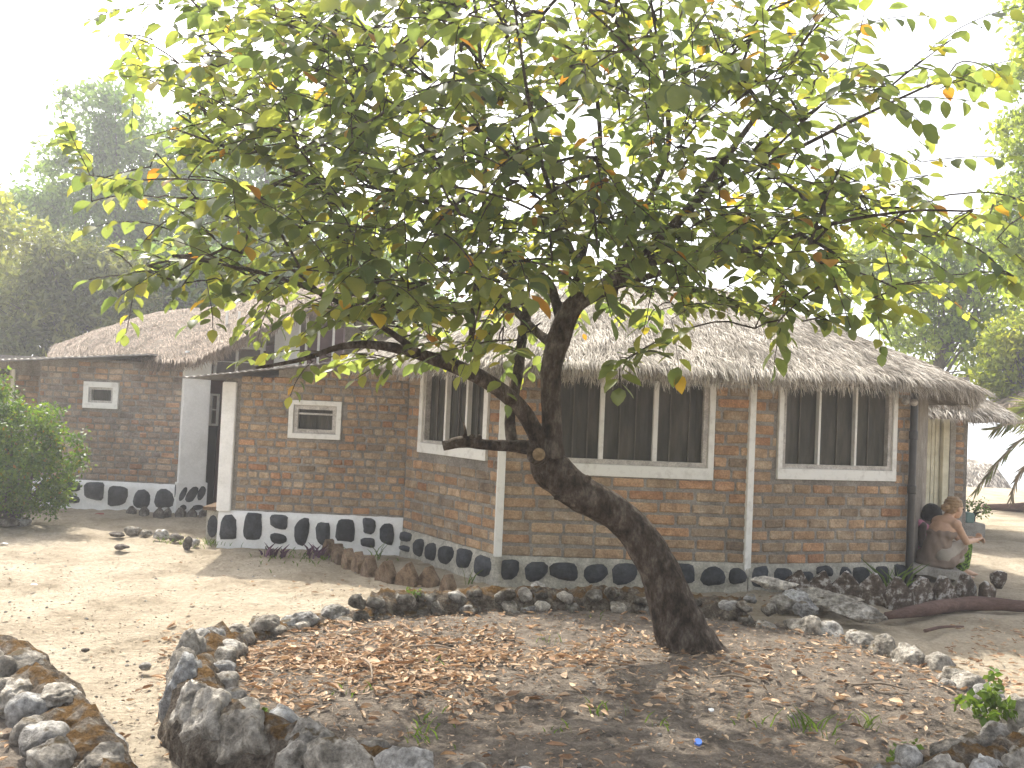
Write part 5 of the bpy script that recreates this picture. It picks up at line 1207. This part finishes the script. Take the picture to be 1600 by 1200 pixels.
def hand(prims, w, d, pn, side, s=1.0, curl=.6):
    """palm, four curled fingers of different length and a thumb; d: direction, pn: palm normal"""
    d = d.normalized(); x = d.cross(pn).normalized(); R = Matrix((d, x, d.cross(x))).transposed(); prims.append(('e', w + d * .045 * s, (.048 * s, .036 * s, .015 * s), R))
    for k, (o_, L) in enumerate(zip((-.027, -.009, .009, .026), (.066, .074, .069, .054))):
        a = w + d * .082 * s + x * o_ * s; b = a + (d * cos(curl) + pn * sin(curl)) * L * .5 * s; c_ = b + (d * cos(curl * 2.2) + pn * sin(curl * 2.2)) * L * .5 * s
        prims.append(('c', a - d * .02 * s, a, .0095 * s, .009 * s)); prims.append(('c', a, b, .009 * s, .0082 * s)); prims.append(('c', b, c_, .0082 * s, .007 * s))
    a = w + d * .022 * s + x * side * .03 * s; b = a + (d * .6 + x * side * .6 + pn * .3).normalized() * .036 * s; prims.append(('c', a, b, .0125 * s, .010 * s)); prims.append(('c', b, b + (d * .9 + pn * .5).normalized() * .03 * s, .010 * s, .008 * s))
Z = Vector((0, 0, 1))
wo = thing('person', 'fair haired seated person in a strapless taupe dress, hands clasped over green patterned trousers', 'person', at(1462, 888, 9.2))
P = lambda x, y, Y: at(x, y, Y)
f = Vector((.77, .63, 0)); l = Vector((.63, -.77, 0)); Rb = Matrix((f, l, Z)).transposed(); pr_ = []
hip = P(1462, 872, 9.27); waist = P(1464, 850, 9.24); chest = P(1472, 828, 9.22); upb = P(1477, 814, 9.22)
for c, rd in ((hip, (.13, .16, .10)), (waist, (.10, .12, .10)), (chest, (.095, .135, .10)), (upb, (.07, .135, .06))): pr_.append(('e', c, rd, Rb))
pr_.append(('c', hip, waist, .12, .11)); pr_.append(('c', waist, chest, .11, .10)); pr_.append(('c', upb, P(1487, 799, 9.22), .052, .044))
hc = P(1491, 793, 9.23); hf = Vector((.93, .33, -.12)); RH = person_head(hc, hf, Z, .96, pr_)
rs, re_, rw = P(1494, 819, 9.12), P(1510, 847, 9.20), P(1525, 844, 9.40); ls, le_, lw = P(1464, 815, 9.34), P(1500, 842, 9.58), P(1519, 841, 9.52)
for a, b, c in ((rs, re_, rw), (ls, le_, lw)): pr_ += [('e', a, (.052, .055, .05), Rb), ('c', a, b, .043, .034), ('c', b, c, .033, .023)]
hand(pr_, rw, (P(1533, 841, 9.48) - rw), Vector((-.2, .3, .9)), -1, 1, .8); hand(pr_, lw, (P(1531, 842, 9.50) - lw), Vector((.2, -.5, -.6)), 1, 1, .9)
rk, ra_, rt = P(1506, 853, 9.38), P(1501, 893, 9.40), P(1516, 902, 9.50); lk, la_, lt = P(1509, 850, 9.62), P(1507, 889, 9.60), P(1522, 897, 9.70)
for h_, k_, a_, t_ in ((hip + l * .10, rk, ra_, rt), (hip - l * .10, lk, la_, lt)): 
    pr_ += [('c', h_, k_, .085, .06), ('c', k_, a_, .055, .034), ('c', a_ + Vector((0, 0, -.02)), t_ + Vector((0, 0, .0)), .032, .022), ('e', a_ - f * .03 + Vector((0, 0, -.035)), (.035, .028, .028), Rb)]
    tf = (t_ - a_); tf.z = 0; tf.normalize(); tx = tf.cross(Z)
    for k in range(5): pr_.append(('c', t_ + tx * (.018 - .010 * k) * 1.3, t_ + tx * (.018 - .010 * k) * 1.3 + tf * (.035 - .004 * k), .0095, .008))
bd = merge_remesh('body', pr_, .0065, m_skin, wo, 3)
dd = lambda p: .0035 * sin(p.x * 70 + p.z * 26 + 3 * noise.noise(p * 5)) + .003 * noise.noise(p * 14)
dr_ = [('e', chest + Vector((0, 0, -.035)), (.115, .152, .07), Rb), ('c', waist, chest + Vector((0, 0, -.05)), .125, .11), ('e', waist, (.118, .14, .10), Rb), ('e', hip, (.155, .185, .11), Rb), ('e', hip + Vector((0, 0, -.05)), (.17, .20, .06), Rb), ('c', waist, hip, .125, .155), ('c', hip + l * .10, rk.lerp(hip + l * .1, .25), .105, .075), ('c', hip - l * .1, lk.lerp(hip - l * .1, .25), .10, .07),
       ('e', P(1474, 874, 9.22), (.15, .15, .09), Rb)]
merge_remesh('taupe_dress', dr_, .009, m_dress, wo, 3, dd)
merge_remesh('pale_skirt_side', [('c', P(1474, 868, 9.15), rk + Vector((-.02, -.01, .005)), .088, .066), ('c', P(1480, 876, 9.17), P(1500, 872, 9.32), .07, .05)], .009, m_dress2, wo, 5, lambda p: .004 * sin(p.z * 60 - p.x * 40))
merge_remesh('green_trousers', [('c', rk + Vector((.015, 0, .0)), ra_ + Vector((0, 0, .05)), .068, .058), ('c', lk + Vector((.0, 0, 0)), la_ + Vector((0, 0, .05)), .066, .055)], .009, m_green, wo, 3, dd)
fh = hf.normalized(); lh = Z.cross(fh).normalized(); uh = fh.cross(lh)
hair = [('e', hc - fh * .018 + uh * .032, (.098, .080, .086), RH), ('e', hc - fh * .05 - uh * .015, (.062, .070, .066), RH), ('e', hc - fh * .118 - uh * .012, (.042, .044, .040), RH), ('e', hc - fh * .135 - uh * .025, (.028, .034, .026), RH), ('e', hc - fh * .105 + uh * .005, (.03, .03, .03), RH)]
merge_remesh('hair', hair, .007, m_hairb, wo, 2, lambda p: .004 * noise.noise(p * 40) + .003 * sin(p.z * 220))
for sd in (-1, 1):
    bm = bmesh.new(); bmesh.ops.create_uvsphere(bm, u_segments=10, v_segments=8, radius=.010, matrix=Matrix.Translation(hc + fh * .083 + lh * .031 * sd + uh * -.003)); obj('eye', bm, m_dark, bd, smooth=True)
wo2 = thing('person', 'dark haired seated person in a pink top, half hidden by the black drainpipe', 'person', at(1440, 884, 9.75))
pr_ = []; Y2 = 9.75; f2 = Vector((.9, .2, 0)).normalized(); l2 = f2.cross(Z); Rb2 = Matrix((f2, l2, Z)).transposed()
hip2, wa2, ch2 = P(1431, 872, Y2), P(1432, 852, Y2), P(1436, 828, Y2)
for c, rd in ((hip2, (.12, .15, .09)), (wa2, (.10, .12, .09)), (ch2, (.10, .14, .10))): pr_.append(('e', c, rd, Rb2))
pr_ += [('c', hip2, wa2, .11, .10), ('c', wa2, ch2, .10, .095), ('c', ch2, P(1448, 815, Y2), .06, .05)]
h2 = P(1457, 806, Y2); hf2 = Vector((.85, .1, -.45)); RH2 = person_head(h2, hf2, (Z + f2 * .4).normalized(), 1.0, pr_)
s2, e2, w2 = P(1441, 822, Y2 - .16), P(1440, 850, Y2 - .20), P(1462, 858, Y2 - .1)
pr_ += [('e', s2, (.05, .05, .05), Rb2), ('c', s2, e2, .045, .037), ('c', e2, w2, .036, .026)]; hand(pr_, w2, Vector((.9, .3, 0)), Vector((0, 0, -1)), 1, 1, .4)
s3, e3, w3 = P(1438, 822, Y2 + .16), P(1450, 850, Y2 + .22), P(1468, 858, Y2 + .1)
pr_ += [('e', s3, (.05, .05, .05), Rb2), ('c', s3, e3, .045, .037), ('c', e3, w3, .036, .026)]; hand(pr_, w3, Vector((.9, -.3, 0)), Vector((0, 0, -1)), -1, 1, .4)
for sd in (-.1, .1):
    k_ = P(1475, 860, Y2) + l2 * sd; a_ = P(1470, 888, Y2) + l2 * sd; a_.z = .07; pr_ += [('c', hip2 + l2 * sd, k_, .08, .055), ('c', k_, a_, .05, .035), ('c', a_ + Vector((0, 0, -.03)), a_ + f2 * .14 + Vector((0, 0, -.045)), .032, .02)]
merge_remesh('body', pr_, .0075, m_skind, wo2, 3)
merge_remesh('pink_top', [('e', ch2, (.115, .15, .10), Rb2), ('c', ch2, wa2, .112, .112), ('e', wa2, (.115, .135, .07), Rb2), ('e', s2 + Vector((-.015, .02, .02)), (.058, .05, .05), Rb2), ('e', s3, (.058, .055, .05), Rb2)], .009, m_pink, wo2, 3, dd)
merge_remesh('grey_wrap', [('c', hip2 + Vector((0, 0, .04)), P(1468, 860, Y2), .125, .085), ('e', hip2 + Vector((0, 0, .03)), (.15, .17, .09), Rb2)], .009, m_greyc, wo2, 3, dd)
merge_remesh('dark_shorts', [('c', hip2 + Vector((0, 0, -.03)) + l2 * sd, P(1462, 874, Y2) + l2 * sd, .10, .07) for sd in (-.1, .1)], .009, m_hairk, wo2, 3)
fh2 = hf2.normalized(); lh2 = (Z + f2 * .4).cross(fh2).normalized(); uh2 = fh2.cross(lh2)
merge_remesh('hair', [('e', h2 - fh2 * .022 + uh2 * .028, (.108, .090, .098), RH2), ('e', h2 - fh2 * .05 - uh2 * .02, (.07, .08, .07), RH2)], .007, m_hairk, wo2, 2, lambda p: .006 * noise.noise(p * 60))
o = rock('folded slab support block under the pink-topped sitter', 1436, 900, .34, .16, mt=m_conc, cat='stone block', name='stone_block'); o.location = (hip2.x + .02, Y2, .08); o.scale = (.4, .34, .2)
o['label'] = 'low stone block under the sitter in the pink top'

# ------------------------------------------------------------------ air
HAZE = .0036
m_haze = bpy.data.materials.new('haze'); m_haze.use_nodes = True; t = m_haze.node_tree; t.nodes.clear()
pv = t.nodes.new('ShaderNodeVolumePrincipled'); pv.inputs['Color'].default_value = (.93, .95, 1, 1); pv.inputs['Density'].default_value = HAZE; pv.inputs['Anisotropy'].default_value = .35
om = t.nodes.new('ShaderNodeOutputMaterial'); t.links.new(pv.outputs[0], om.inputs['Volume'])
if HAZE > 0:
    bm = bmesh.new(); box(bm, (-405, -105, -3.7), (405, 705, 13.0)); o = obj('haze', bm, m_haze); o['kind'] = 'stuff'
